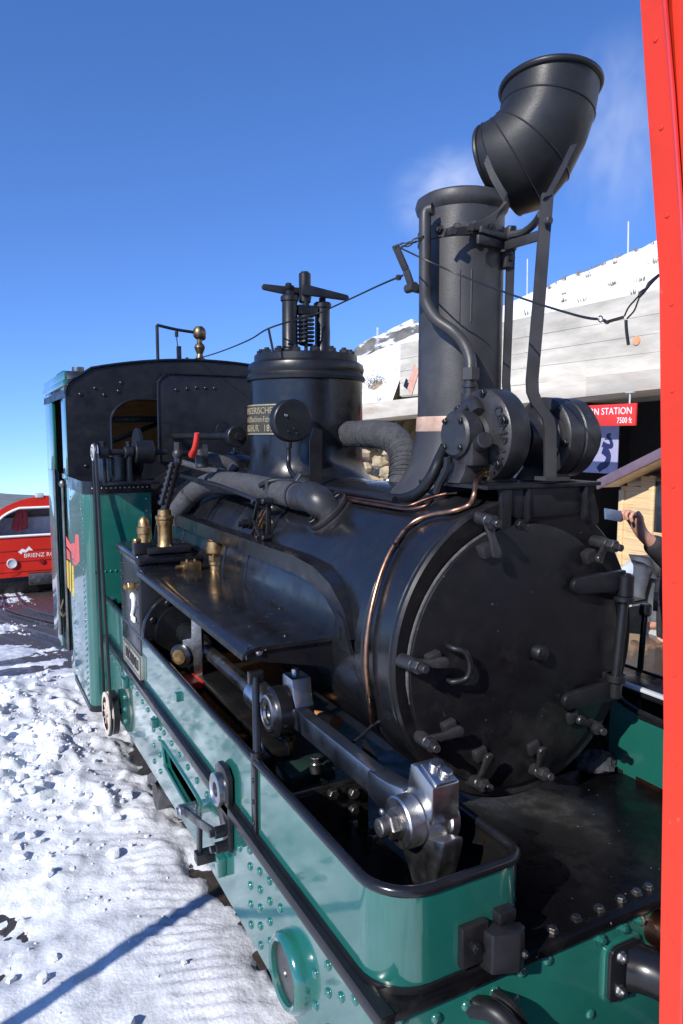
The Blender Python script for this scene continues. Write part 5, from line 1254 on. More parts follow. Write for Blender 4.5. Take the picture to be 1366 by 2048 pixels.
# ---------------- side tanks
def tank(xo, xi, sgn):
    r = .055; y0, y1, z0, z1 = 3.40, 4.12, .46, 1.895
    def outl(d=0.0):
        pts = [(xi, y1), (xi, y0 - d)]
        cx, cy = xo + sgn * r, y0 + r
        for i in range(0, 7):
            a = math.pi / 2 * i / 6; pts.append((cx - sgn * (r + d) * math.sin(a), cy - (r + d) * math.cos(a)))
        pts += [(xo - sgn * d, y1)]
        return pts
    g = M(); pl_ = outl(); g.rings([[V((x, y, z)) for x, y in pl_] for z in (z0, z1)]); tk = O('side_tank', g, GRN, loco)
    for za, zb_, nm in ((z1 - .045, z1 + .035, 'top_band'), (z0 - .004, z0 + .035, 'bottom_band')):
        g = M(); pl2 = outl(.006); g.rings([[V((x, y, z)) for x, y in pl2] for z in (za, zb_)]); O(nm, g, BLK, tk)
    if sgn > 0:
        for k in range(13): inst('rivet', RIV_S, (xo + .05 + k * .028, y0 - .006, z1 - .008), (0, -1, 0), tk, sc=.0055)
        for k in range(11): inst('rivet', RIV_G, (xo + .05 + k * .032, y0, 1.36), (0, -1, 0), tk, sc=.008)
        for k in range(9): inst('rivet', RIV_G, (xi - .028, y0, 1.81 - k * .075), (0, -1, 0), tk, sc=.010)
        for k in range(36): inst('rivet', RIV_G, (xo, y0 + .09, 1.84 - k * .038), (-1, 0, 0), tk, sc=.008)
        for k in range(36): inst('rivet', RIV_G, (xo, y0 + .135, 1.82 - k * .038), (-1, 0, 0), tk, sc=.008)
        for k in range(28): inst('rivet', RIV_G, (xo, y1 - .09, 1.84 - k * .049), (-1, 0, 0), tk, sc=.006)
        for k in range(14): inst('rivet', RIV_G, (xo, y0 + .12 + k * .042, 1.36), (-1, 0, 0), tk, sc=.006)
        for k in range(10): inst('rivet', RIV_K, (xo + .06 + k * .028, y0 - .006, z0 + .015), (0, -1, 0), tk, sc=.006)
    return tk
tk = tank(-1.10, -.69, 1); tank(.90, .50, -1)
T_ = lambda px, py: (lambda p: (p.y, p.z))(P(px, py, x=-1.1))  # people's reflection on the tank, painted as flat red and yellow shapes
for nm, cols, polys in (('painted_reflection_red', CLOTHR if False else mat('reflection_paint_red', (.60, .10, .09), .35), ([(132, 1072), (141, 1088), (150, 1086), (151, 1068), (157, 1070), (159, 1122), (152, 1132), (146, 1128), (143, 1104), (133, 1092)], [(133, 1096), (139, 1104), (141, 1120), (134, 1118)])),
                        ('painted_reflection_yellow', mat('reflection_paint_yellow', (.62, .44, .05), .35), ([(133, 1120), (137, 1122), (138, 1178), (134, 1172)], [(139, 1124), (142, 1126), (143, 1186), (139.6, 1180)], [(144, 1130), (147, 1132), (149, 1194), (145, 1190)]))):
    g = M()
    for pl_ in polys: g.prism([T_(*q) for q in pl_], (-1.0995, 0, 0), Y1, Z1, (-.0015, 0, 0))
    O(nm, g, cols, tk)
g = M(); g.box(-1.0, -.69, 3.30, 3.40, 1.17, 1.20, .003); O('tank_ledge', g, GRN, tk)
# frame name plate with raised letters
g = M(); yy0, yy1, zz0, zz1 = 2.33, 2.75, .98, 1.095
g.box(-1.008, -.99, yy0, yy1, zz0, zz1, .003); npl = O('name_plate', g, NFIELD, hood)
g = M()
for a, b, c, d in ((yy0, yy1, zz0, zz0 + .012), (yy0, yy1, zz1 - .012, zz1), (yy0, yy0 + .016, zz0 + .012, zz1 - .012), (yy1 - .016, yy1, zz0 + .012, zz1 - .012)): g.box(-1.014, -1.008, a, b, c, d, .001)
O('plate_rim', g, NPLATE, hood)
g = M(); letters(g, 'HÖRNLI', .082, (-1.0105, (yy0 + yy1) / 2, (zz0 + zz1) / 2), (0, -1, 0), Z1, .005, 'CENTER', 1.05)
O('name_lettering', g, DARK, hood)
# belt drive: wheel low on the frame, pulley at the shaft above, belt between
wc, pc = P(216, 1426, x=-1.06), P(189, 905, x=-1.04)
def spoked(c, ro, ri, n, m, name, par):
    g = M(); g.lathe(c - X1 * .014, X1, [(ri, 0), (ro, 0), (ro, .008), (ro - .012, .014), (ro, .02), (ro, .028), (ri, .028)], 48, c0=False, c1=False); g.lathe(c - X1 * .02, X1, [(ri * .0 + .002, 0), (.026, 0), (.026, .04), (.002, .04)], 20)
    for k in range(n):
        a = 2 * math.pi * k / n + .3; d = V((0, math.cos(a), math.sin(a))); g.bar(c + d * .015, c + d * (ri + .004), .018, .012, X1)
    return O(name, g, m, par)
whl = spoked(wc, .125, .098, 5, CREAM, 'belt_wheel', loco)
g = M(); g.lathe(wc + X1 * .016, X1, [(.02, 0), (.128, 0), (.128, .03), (.02, .03)], 40); g.cyl(wc - X1 * .03, wc + X1 * .3, .016, n=12); O('wheel_backing', g, BLKM, whl)
pul = spoked(pc, .050, .036, 4, GALV, 'belt_pulley', loco)
g = M()
for (s1, s2, xo_) in ((-.045, -.118, 0.0), (.048, .122, .0)):
    a, b = pc + V((xo_, s1, 0)), wc + V((xo_, s2, 0)); g.bar(a, b, .018, .013, X1, .002)
g.tube([pc + V((0, .048 * math.cos(t), .052 * math.sin(t))) for t in np.arange(0, 3.3, .3)], .008, 8, 1); g.tube([wc + V((0, .122 * math.cos(t), -.128 * math.sin(t))) for t in np.arange(0, 3.3, .2)], .009, 8, 1)
O('drive_belt', g, RUBBER, loco)
# shaft, bearings and drum on the tank top
sz = pc.z; sy = 3.58
yk = pc.y
g = M(); g.cyl((pc.x - .02, yk, sz), (-.60, yk, sz), .019, n=16); sh = O('drive_shaft', g, BLKM, loco)
for px in (207, 258):
    x = P(px, 905, y=yk).x
    g = M(); g.cyl((x - .028, yk, sz), (x + .028, yk, sz), .038, n=24, b=.005); g.cyl((x, yk, sz + .03), (x, yk, sz + .06), .014, n=10); g.cyl((x, yk, sz + .06), (x, yk, sz + .066), .022, n=12)
    g.prism([(-.028, 0), (.028, 0), (.022, -.10), (.04, -.165), (-.04, -.165), (-.022, -.10)], (x - .012, yk, sz - .02), Y1, Z1, (.024, 0, 0), .003); O('shaft_bearing', g, BLKM, sh)
x0 = P(268, 900, y=yk).x; x1 = P(306, 900, y=yk).x
g = M(); g.cyl((x0, yk, sz), (x1, yk, sz), .072, n=32, b=.006); g.cyl((x1 - .08, yk + .12, sz), (x1 - .06, yk + .12, sz), .15, n=40); O('shaft_drum', g, BLKM, sh)
g = M(); g.lathe((-.86, yk + .20, 1.93), Z1, [(.14, 0), (.14, .15), (.13, .155), (.13, .165), (.05, .17)], 36); g.box(-1.0, -.66, yk - .06, yk + .10, sz - .20, sz - .18, .004); O('filler_drum', g, BLK, sh)
# ---------------- cab
CYF = 4.10
def roofz_(x): u = (x - XC) / 1.0; return 2.775 - .135 * u * u
def cab_out(inset=0.0):
    pts = [(-1.10 + inset, 1.90), (-1.10 + inset, 2.50)] + [(-.985 + .115 * math.cos(R(a)) + inset * .5, 2.505 + .115 * math.sin(R(a))) for a in range(170, 100, -12)]
    pts += [(x, roofz_(x) - inset) for x in np.arange(-.92, .73, .09)]
    m_ = [(2 * XC - x, z) for x, z in pts[:8]][::-1]
    return pts + m_
win = [(-.80, 2.06), (-.80, 2.30)] + [(-.60 + .20 * math.cos(R(a)), 2.30 + .175 * math.sin(R(a))) for a in range(165, 89, -15)] + [(-.30, 2.475), (-.30, 2.06)]
wl = cab_out()
g = M(); g.plate(wl, [win], (0, CYF, 0), X1, Z1, (0, .02, 0)); cab = O('cab', g, BLKM, loco)
g = M(); g.tube([(x, CYF - .004, z) for x, z in win[:9]], .011, 8, 2); O('window_frame', g, BLK, cab)
g = M(); g.tube([(x, CYF - .002, z + .0) for x, z in wl[1:-1]], .011, 8, 1); O('cab_edge', g, BLK, cab)
in_ = [(-.47, 2.02), (-.47, 2.56)] + [(-.36 + .11 * math.cos(R(a)), 2.565 + .10 * math.sin(R(a))) for a in range(165, 89, -15)] + [(.50, 2.665), (.50, 2.02)]
g = M(); g.prism(in_, (0, CYF - .035, 0), X1, Z1, (0, .03, 0), .006); O('draught_plate', g, BLKM, cab)
g = M(); g.tube([(x, CYF - .037, z) for x, z in in_[:-1]], .008, 8, 2); O('plate_edge', g, BLK, cab)
for x, z in ((-1.0, 2.50), (-.90, 2.545), (-.84, 2.50), (-.72, 2.59), (-.74, 2.53), (-.98, 2.0), (-.25, 2.56), (-.18, 2.57), (-.11, 2.57), (-.33, 2.55), (-.04, 2.57)):
    inst('rivet', RIV_K, (x, CYF - (.035 if x > -.47 else 0), z), (0, -1, 0), cab, sc=.014)
g = M(); g.box(-1.096, -1.07, CYF + .02, CYF + .3, 1.93, 2.555, .004); g.box(-1.096, -1.07, 5.0, 5.5, 1.93, 2.555, .004); g.box(-1.096, -1.07, 4.92, 5.5, .50, 1.93, .004); g.box(-1.096, -1.07, CYF + .02, 4.36, .46, 1.93, .004); O('cab_side', g, GRN, cab)
g = M(); g.box(-1.112, -1.07, CYF + .0, 5.52, 2.555, 2.60, .006); g.box(-1.10, -1.085, CYF + .02, 5.5, 2.60, 2.66, .003); g.box(-1.11, -1.09, CYF + .02, 4.38, 1.90, 1.94, .003); O('cab_rail', g, GRN, cab)
g = M(); g.rings([[V((x, y, z)) for x, z in wl[1:-1]] + [V((x, y, z - .02)) for x, z in wl[1:-1]][::-1] for y in (CYF + .021, 5.56)]); O('cab_roof', g, BLKM, cab)
g = M(); g.prism([(5.0, 2.67), (5.5, 2.67), (5.45, 2.74), (5.05, 2.74)], (-1.0, 0, 0), Y1, Z1, (.25, 0, 0), .004); g.cyl((-.85, 5.25, 2.74), (-.85, 5.25, 2.79), .05, n=16); O('roof_vent', g, STEELD, cab)
g = M(); g.box(-1.05, .86, 5.46, 5.50, .5, 2.55, .0); g.box(.86, .895, 4.12, 5.5, .5, 2.6, 0); O('cab_rear', g, ORANGE, cab)
g = M(); g.cyl((BX, 4.12, 1.53), (BX, 4.35, 1.53), .47, n=40); g.bar((-.7, 4.9, 2.15), (-.2, 4.9, 2.35), .04, .04); g.bar((-.75, 4.7, 2.34), (.2, 4.7, 2.36), .05, .03); g.box(-1.0, .8, 4.12, 5.46, .52, .55, 0); O('backhead', g, DARK, cab)
g = M(); g.cyl((-1.105, 4.40, 1.85), (-1.105, 4.40, .60), .014, n=12); g.cyl((-1.105, 4.90, 1.95), (-1.105, 4.90, .60), .014, n=12); g.ball((-1.105, 4.40, 1.86), .03, 10); O('door_handrail', g, STEELD, cab)
g = M(); p = P(125, 1222, x=-1.12); g.cyl((-1.10, p.y - .1, p.z), (-1.135, p.y - .1, p.z), .012, n=12); g.cyl((-1.135, p.y - .16, p.z), (-1.135, p.y + .06, p.z), .010, n=12); g.bar((-1.115, p.y - .05, p.z + .1), (-1.13, p.y + .04, p.z), .018, .008); O('door_handle', g, BRASS, cab)
# pipe from the dome back to the cab, with its flange
g = M(); a, b = P(412, 872, x=-.36), P(490, 873, x=-.36); g.cyl((-.36, 4.08, a.z), (-.36, 2.62, b.z), .022, n=14); g.cyl((-.36, 2.72, b.z), (-.36, 2.66, b.z), .06, n=24, b=.004); O('regulator_pipe', g, BLKM, cab)
g = M(); g.tube([P(448, 862, y=4.04) + V((.06 * math.cos(t), 0, .07 * math.sin(t))) for t in np.arange(.3, 5.2, .35)], .004, 6, 2); O('gauge_wire', g, BLKM, cab)
# whistle bracket and brass whistle on the roof
yr = 4.3
a, b, c, d = P(316, 726, y=yr), P(314, 650, y=yr), P(405, 668, y=yr), P(400, 726, y=yr)
g = M(); g.tube([a, b], .0125, 10, 1); g.tube([b, P(352, 659, y=yr), P(395, 666, y=yr), P(408, 672, y=yr), P(407, 678, y=yr), P(396, 678, y=yr)], .0115, 10, 4); p = P(353, 663, y=yr); g.cyl(p, p - Z1 * .04, .014, n=10); g.cyl(p - Z1 * .04, P(356, 700, y=yr), .004, n=6); q = P(358, 708, y=yr); g.obox(q, X1, Y1, Z1, .035, .03, .12, .008); g.cyl(P(374, 728, y=yr), P(374, 715, y=yr), .012, n=10); wb = O('whistle_bracket', g, BLKM, cab)
wz = P(400, 724, y=yr); wt_ = P(400, 676, y=yr); h = wt_.z - wz.z
g = M(); g.lathe(wz, Z1, [(.05, 0), (.05, .02), (.03, .03), (.022, .06), (.035, .09), (.042, .11), (.035, .13), (.02, .145), (.022, .17), (.045, .19), (.052, .22), (.045, .25), (.025, .27), (.018, h)], 24); O('whistle', g, BRASSD, cab)
# ---------------- signal cord from the cab over the dome to a ring beside the coach
cordt = thing('signal_cord', 'thin black signal cord running over the dome and chimney to a ring and hook', 'cord', P(800, 553, y=.93))
sag = [P(372, 722, y=4.28), P(410, 713, y=3.9), P(450, 700, y=3.4), P(500, 679, y=2.75), P(537, 657, y=2.15), P(600, 637, y=2.12), P(640, 625, y=2.12), P(700, 598, y=1.75), P(760, 570, y=1.25), P(805, 551, y=.94)]
g = M(); g.tube(sag, .0042, 6, 5); g.ball(P(797, 555, y=.98), .012, 8); O('cord', g, RUBBER, cordt)
g = M(); g.tube([P(797, 494, y=.86), P(845, 517, y=.70), P(920, 550, y=.62), P(1000, 581, y=.40), P(1075, 607, y=.18), P(1140, 627, y=-.05), P(1176, 636, y=-.2), P(1196, 638, y=-.28)], .0028, 6, 5); O('cord', g, RUBBER, cordt)
rc = P(1201, 638, y=-.29); hk = -.30
g = M(); g.tube([rc + V((.0055 * math.cos(t) , 0, .0055 * math.sin(t) )) for t in np.arange(0, 6.2, .4)], .0012, 6, 2, closed=True); O('ring', g, STEELD, cordt)
g = M(); g.tube([P(1207, 640, y=hk), P(1214, 645, y=hk)], .003, 8, 1); g.bar(P(1214, 644, y=hk), P(1248, 634, y=hk), .006, .003); g.ball(P(1214, 645, y=hk), .0042, 8); O('snap_hook', g, STEELD, cordt)
g = M(); g.tube([P(1249, 632, y=hk), P(1257, 615, y=hk), P(1270, 600, y=hk), P(1281, 588, y=hk), P(1300, 568, y=hk), P(1318, 552, y=hk)], .0016, 6, 5); g.tube([P(1254, 637, y=hk), P(1268, 622, y=hk), P(1276, 602, y=hk), P(1281, 588, y=hk)], .0016, 6, 5); g.tube([P(1278, 594, y=hk), P(1284, 585, y=hk), P(1293, 577, y=hk), P(1300, 566, y=hk), P(1318, 550, y=hk)], [.003, .005, .003, .0045, .003], 8, 3); O('loop', g, RUBBER, cordt)
g = M(); g.tube([P(1252, 640, y=hk), P(1253, 660, y=hk), P(1257, 690, y=hk)], .0030, 8, 3); O('toggle', g, RUBBER, cordt)
# crumpled rag on the deck
g = M(); rnd = random.Random(4); n = 22; rs = []
for i in range(1, 9):
    t = math.pi * i / 9
    rs.append([V((rp.x + .075 * math.sin(t) * math.cos(2 * math.pi * j / n) * rnd.uniform(.7, 1.3), rp.y + .06 * math.sin(t) * math.sin(2 * math.pi * j / n) * rnd.uniform(.7, 1.3), .992 - .032 * math.cos(t) * rnd.uniform(.6, 1.5))) for j in range(n)])
g.rings(rs); o = O('rag', g, RAG); tag(o, 'crumpled grey rag lying on the black deck below the smokebox door', 'rag')
# ================================================================== OTHER THINGS
# ---------------- the red coach the photographer leans out of
xs0 = -1.17; yc = -.80
coach = thing('red_coach', 'bright red coach whose corner post with small screws fills the right edge', 'coach', (0, -5, .5))
cprof = [(xs0 + .058, .9), (xs0 + .056, 1.5), (xs0 + .038, 1.9), (xs0 + .018, 2.15), (xs0 + .002, 2.35), (xs0 - .024, 2.5), (xs0 - .044, 2.62), (xs0 - .05, 2.9)]
def cside(y0, y1, d0, d1):
    g = M(); rs = []
    for x, z in cprof: rs.append([V((x - d0, y0, z)), V((x - d0, y1, z)), V((x + d1, y1, z)), V((x + d1, y0, z))])
    return g.rings(rs)
O('corner_strip', cside(yc - .026, yc, .0, .12), RED, coach)
g = M(); g.tube([(x - .001, yc - .0275, z) for x, z in cprof], .0022, 8, 3); O('strip_bead', g, mat('red_bead_gloss', (.60, .03, .018), .15, coat=.5), coach)
O('side_post', cside(yc - .14, yc - .029, -.003, .10), RED, coach)
O('side_panel', cside(-9.0, -2.3, -.003, .10), RED, coach)
SCR = M().lathe((0, 0, 0), Z1, [(1, 0), (.9, .25), (.5, .4), (.12, .34), (.05, .1)], 10).mesh('screw', RED)
for py in (72, 248, 425, 604, 780, 972, 1162, 1350, 1530, 1705, 1880):
    for k in range(1):
        px = np.interp(py, [0, 250, 604, 972, 1350, 1536, 2048], [1293, 1303, 1322, 1340, 1346, 1346, 1347]) - 2
        y_ = yc - .013; p = P(px, py, y=y_); x_ = np.interp(p.z, [c[1] for c in cprof], [c[0] for c in cprof])
        inst('screw', SCR, (x_, y_, p.z), (-1, 0, 0), coach, sc=.0026)
g = M(); g.box(-1.0, .95, -.86, yc - .001, .9, 1.3, .01); O('end_panel', g, RED, coach)
g = M(); g.box(-1.05, .95, -.86, yc - .001, 2.72, 2.9, .01); O('end_header', g, RED, coach)
g = M(); g.box(-1.0, .95, -2.34, -2.28, .9, 2.9, .01); O('cabin_wall', g, INTG, coach)
g = M(); g.box(-1.05, .95, -2.3, -.81, .86, .895, .003); O('platform_floor', g, DARK, coach)
g = M(); g.box(.95, 1.0, -9, -2.3, .9, 2.9, .01); O('side_panel', g, RED, coach)
g = M(); g.box(.9, 1.0, yc - .12, yc, .9, 2.9, .01); O('side_post', g, RED, coach)
for k in range(4):
    y = -3.6 - k * 1.3
    g = M(); g.box(-1.178, -1.14, y, y + 1.1, 1.75, 2.45, .01); O('window', g, GLASS, coach)
g = M(); g.prism([(-1.25, 2.9), (-.9, 3.05), (0, 3.12), (.8, 3.05), (1.05, 2.9)], (0, -9, 0), X1, Z1, (0, 8.2, 0), .01); O('roof', g, GALV, coach)
g = M(); g.box(-.95, .9, -8.9, -1.0, .5, .9, .02); O('underframe', g, DARK, coach)
for y in (-2.0, -7.6):
    for x in (-.47, .37): g = M(); g.cyl((x - .06, y, .36), (x + .06, y, .36), .34, n=32, b=.01); O('wheel', g, DARK, coach)
# ---------------- red railcar further down the line
YT = 21.0
L_ = lambda px, py, y=YT: P(px, py, y=y)
cpx = 112
tx = L_(cpx, 1070).x; sl = L_(cpx + 100, 1070).x - tx; sl /= 100
zt = lambda py: L_(cpx, py).z
T0 = thing('red_railcar', 'red railcar with a wide windscreen and BRIENZ ROTHORN lettering standing down the line', 'railcar', (tx, YT + 3, zt(1165)))
hw = 131 * sl
z_sill, z_bot, z_top = zt(1070), zt(1148), zt(990)
body = [(-hw, z_bot), (-hw, z_sill)] + [(-hw * math.cos(R(a)), z_sill + (z_top - z_sill) * math.sin(R(a)) ** .8) for a in range(6, 90, 7)]
body = body + [(-x, z) for x, z in body[::-1]]
wn = [(-hw * .90, z_sill + .03)] + [(-hw * .9 * math.cos(R(a)), z_sill + .03 + (z_top - z_sill) * .80 * math.sin(R(a)) ** .8) for a in range(6, 62, 7)]
wn = wn + [(-x, z) for x, z in wn[::-1]]
g = M(); g.plate(body, [wn], (tx, YT, 0), X1, Z1, (0, .06, 0)); O('car_front', g, RED2, T0)
g = M(); b2 = [(x * .999, z) for x, z in body]; g.rings([[V((tx + x, y, z - dz)) for x, z in body] for y, dz in ((YT + .06, 0), (YT + 9, 1.32))], False, True); O('car_body', g, RED2, T0)
g = M(); g.tube([(tx + x, YT - .01, z) for x, z in wn], .035, 8, 1, closed=True); g.bar((tx + .60, YT, z_sill + .03), (tx + .60, YT, z_sill + .80), .05, .05); O('window_frame', g, WHITEM, T0)
pane = bpy.data.materials.new('railcar_glass'); pane.use_nodes = True
pt = pane.node_tree; pt.nodes.clear(); po = pt.nodes.new('ShaderNodeOutputMaterial'); pm = pt.nodes.new('ShaderNodeMixShader'); p1 = pt.nodes.new('ShaderNodeBsdfTransparent'); p2_ = pt.nodes.new('ShaderNodeBsdfGlossy'); p2_.inputs['Roughness'].default_value = .03; pm.inputs[0].default_value = .10
pt.links.new(p1.outputs[0], pm.inputs[1]); pt.links.new(p2_.outputs[0], pm.inputs[2]); pt.links.new(pm.outputs[0], po.inputs['Surface'])
g = M(); g.prism(wn, (tx, YT + .03, 0), X1, Z1, (0, .006, 0)); O('windscreen', g, pane, T0)
g = M(); g.box(tx - hw * .93, tx + hw * .93, YT + .55, YT + .62, z_sill - .2, z_sill + .50, .01)
for k in range(9): g.box(tx - hw * .9 + k * .4, tx - hw * .9 + k * .4 + .03, YT + .53, YT + .55, z_sill - .2, z_sill + .49, 0)
O('cab_partition', g, INTG, T0)
g = M(); g.prism([(-hw * .7, z_sill + .58), (hw * .7, z_sill + .58), (hw * .6, z_sill + .86), (-hw * .6, z_sill + .86)], (tx, YT + .55, 0), X1, Z1, (0, .05, 0), .03); O('rear_window', g, GLASS, T0)
g = M()
for py in (1097, 1118, 1138): g.box(tx - hw * .995, tx + hw * .995, YT - .006, YT, zt(py) - .012, zt(py) + .012, 0)
O('panel_joint', g, mat('dark_red_joint', (.16, .01, .01), .5), T0)
p = L_(24, 1127); g = M(); g.lathe((p.x, YT, p.z), (0, -1, 0), [(.14, 0), (.14, .05), (.12, .06), (.09, .045), (.02, .04)], 24); O('headlight', g, GALV, T0)
p = L_(79, 984); g = M(); g.obox((p.x, YT + .1, p.z - .10), X1, Y1, Z1, .22, .25, .13, .02); O('top_lamp', g, GALV, T0)
p = L_(83, 1122); g = M(); g.cyl((p.x, YT, p.z), (p.x, YT - .04, p.z), .07, n=16); O('socket', g, mat('dark_red_socket', (.2, .01, .01), .5) if 'dark_red_socket' not in bpy.data.materials else None, T0)
g = M(); p = L_(46, 1110); letters(g, 'BRIENZ ROTHORN', .165, (p.x + .02, YT - .004, p.z - .03), X1, Z1, .006, 'LEFT', 1.0)
q = L_(36, 1104); k_ = sl
for poly in ([(0, 0), (8, 6), (14, 3), (20, 10), (27, 1), (20, 2), (14, -2), (8, -1), (6, -5)],): g.prism([(a * k_ * 1.05, b * k_ * 1.05) for a, b in poly], (q.x, YT - .001, q.z), X1, Z1, (0, -.006, 0))
O('lettering', g, WHITEM, T0)
g = M(); z0 = zt(1163); a, b = L_(56, 1145), L_(110, 1164); g.box(a.x, a.x + 2.0, YT - .25, YT, b.z, a.z, .03); O('buffer_beam', g, STEELD, T0)
g = M(); g.box(tx - hw * .9, tx + hw * .9, YT + .1, YT + 3.0, z0 - .25, z_bot + .02, .02)
for x in (-.42, .42): g.cyl((tx + x - .06, YT + 1, z0 - .15), (tx + x + .06, YT + 1, z0 - .15), .32, n=24)
O('underframe', g, DARK, T0)
g = M(); p = L_(8, 1150); g.prism([(0, .12), (.5, .12), (.42, -.02), (.2, -.1), (.1, 0)], (p.x, YT - .005, p.z), X1, Z1, (0, .05, 0), .01); O('apron', g, RED2, T0)
# red jacket hanging inside its windscreen
YJ = YT + .3
J = lambda px, py: P(px, py, y=YJ)
g = M()
lft = [(38, 1006), (34, 1014), (28, 1035), (21, 1058)]; rgt = [(43, 1006), (46, 1017), (47, 1045), (45, 1063)]
rnd = random.Random(6); rs = []
for i in range(13):
    t = i / 12 * 3; k = min(int(t), 2); f = t - k
    a, b = J(*[lft[k][j] * (1 - f) + lft[k + 1][j] * f for j in (0, 1)]), J(*[rgt[k][j] * (1 - f) + rgt[k + 1][j] * f for j in (0, 1)])
    c = (a + b) / 2; u = (b - a) / 2
    rs.append([c + u * math.cos(2 * math.pi * j / 18) * rnd.uniform(.88, 1.08) + Y1 * .12 * math.sin(2 * math.pi * j / 18) * rnd.uniform(.6, 1.3) for j in range(18)])
g.rings(rs); g.tube([J(45, 1012), J(49, 1030), J(50, 1052)], [.08, .09, .07], 10, 5); g.ball(J(49, 1052), .10, 10); g.tube([J(37, 1008), J(38, 1002), J(41, 1001), J(43, 1008)], .02, 8, 4)
o = O('red_jacket', g, CLOTHR); tag(o, 'red jacket hanging behind the railcar windscreen', 'jacket')

# ---------------- people
def skin_body(name, joints, edges, m, par, root=0, sub=2):
    """one continuous surface grown along a skeleton: joints (x, y, z, radius)"""
    me = bpy.data.meshes.new(name)
    me.from_pydata([j[:3] for j in joints], edges, [])
    o = bpy.data.objects.new(name, me); COL.objects.link(o)
    o.modifiers.new('skin', 'SKIN'); sv = me.skin_vertices[0].data
    for i, j in enumerate(joints):
        r = j[3]; sv[i].radius = (r, r) if not isinstance(r, tuple) else r
    sv[root].use_root = True
    sm_ = o.modifiers.new('sub', 'SUBSURF'); sm_.levels = sub; sm_.render_levels = sub
    dg = bpy.context.evaluated_depsgraph_get()
    nm = bpy.data.meshes.new_from_object(o.evaluated_get(dg))
    bpy.data.objects.remove(o); bpy.data.meshes.remove(me)
    nm.name = name; nm.materials.clear(); nm.materials.append(m)
    nm.polygons.foreach_set('use_smooth', [True] * len(nm.polygons))
    q = bpy.data.objects.new(name, nm); link(q, (0, 0, 0), par)
    return q
H = P(1262, 1037, y=1.05)                   # the raised fist
per = thing('person', 'person in a black jacket behind the smokebox holding up a blue phone', 'person', (H.x + .62, 1.12, 0.003))
bx, by_ = H.x + .62, 1.12
sho = V((bx - .19, by_, 1.52)); elb_ = P(1352, 1128, y=1.0); wri = P(1281, 1066, y=1.04)
palm = P(1268, 1046, y=1.05)
jb = [(bx, by_, .93, .14), (bx, by_, 1.15, .13), (bx, by_ + .01, 1.38, .15), (bx, by_, 1.53, .06), (bx - .01, by_ - .02, 1.62, .05), (bx - .02, by_ - .03, 1.71, .085), (bx - .02, by_ - .03, 1.80, .075),
      (*sho, .06), (*elb_, .042), (*wri, .030), (*palm, .036), (bx + .19, by_, 1.50, .06), (bx + .25, by_ + .02, 1.22, .042), (bx + .22, by_ - .1, 1.0, .03), (bx + .21, by_ - .14, .93, .035),
      (bx - .09, by_, .86, .085), (bx - .10, by_, .48, .06), (bx - .10, by_ + .01, .09, .042), (bx - .10, by_ - .14, .04, .04), (bx + .09, by_, .86, .085), (bx + .10, by_, .48, .06), (bx + .10, by_ + .01, .09, .042), (bx + .10, by_ - .14, .04, .04)]
ed = [(0, 1), (1, 2), (2, 3), (3, 4), (4, 5), (5, 6), (2, 7), (7, 8), (8, 9), (9, 10), (2, 11), (11, 12), (12, 13), (13, 14), (0, 15), (15, 16), (16, 17), (17, 18), (0, 19), (19, 20), (20, 21), (21, 22)]
# curled fingers grow from the raised palm
fx_ = (V((palm.x, palm.y, palm.z)) - wri).normalized(); sd = fx_.cross(Y1).normalized(); sd = sd if sd.z > 0 else -sd
for k in range(4):
    o_ = palm + Y1 * (-.030 + k * .0215) + fx_ * (.022 + .006 * (k in (1, 2)))
    i0 = len(jb)
    L1 = (.036, .040, .038, .030)[k]
    a = o_ + sd * .022; b = a + fx_ * .012 + sd * .004 ; c = b + fx_ * (L1 * .75) - sd * .022; d = c - fx_ * .006 - sd * .026; e = d - fx_ * .026 - sd * .006
    for q, r_ in ((a, .0125), (c, .0105), (d, .0095), (e, .0085)): jb.append((*q, r_))
    ed += [(10, i0), (i0, i0 + 1), (i0 + 1, i0 + 2), (i0 + 2, i0 + 3)]
i0 = len(jb); th = palm - Y1 * .03
for q, r_ in ((th - Y1 * .01 + sd * .004, .014), (th - Y1 * .02 + fx_ * .03 + sd * .012, .0115), (th - Y1 * .012 + fx_ * .062 + sd * .018, .0095)): jb.append((*q, r_))
ed += [(10, i0), (i0, i0 + 1), (i0 + 1, i0 + 2)]
skin_body('body', jb, ed, SKIN, per)
cuff = wri.lerp(elb_, .22)
jj = [(bx, by_, .88, .17), (bx, by_, 1.15, .165), (bx, by_ + .01, 1.38, .185), (bx, by_, 1.50, .10), (*sho, .085), (*sho.lerp(elb_, .5), .078), (*elb_, .068), (*elb_.lerp(cuff, .35), .064), (*elb_.lerp(cuff, .7), .058), (*cuff, .050), (bx + .19, by_, 1.50, .085), (bx + .25, by_ + .02, 1.22, .065), (bx + .22, by_ - .1, 1.02, .05)]
skin_body('jacket', jj, [(0, 1), (1, 2), (2, 3), (2, 4), (4, 5), (5, 6), (6, 7), (7, 8), (8, 9), (2, 10), (10, 11), (11, 12)], CLOTHK, per)
tj = [(bx, by_, .95, .15), (bx - .09, by_, .84, .10), (bx - .10, by_, .48, .08), (bx - .10, by_ + .01, .10, .062), (bx + .09, by_, .84, .10), (bx + .10, by_, .48, .08), (bx + .10, by_ + .01, .10, .062)]
skin_body('trousers', tj, [(0, 1), (1, 2), (2, 3), (0, 4), (4, 5), (5, 6)], CLOTHG, per)
g = M(); g.ball((bx - .02, by_ - .005, 1.79), .105, 16, (1, 1.05, .95)); O('hair', g, HAIR, per)
pa, pb_ = P(1192, 1030, y=1.04), P(1254, 1040, y=1.06)
ph = thing('phone', 'blue cased phone gripped in the raised fist of the person in black', 'phone', pa)
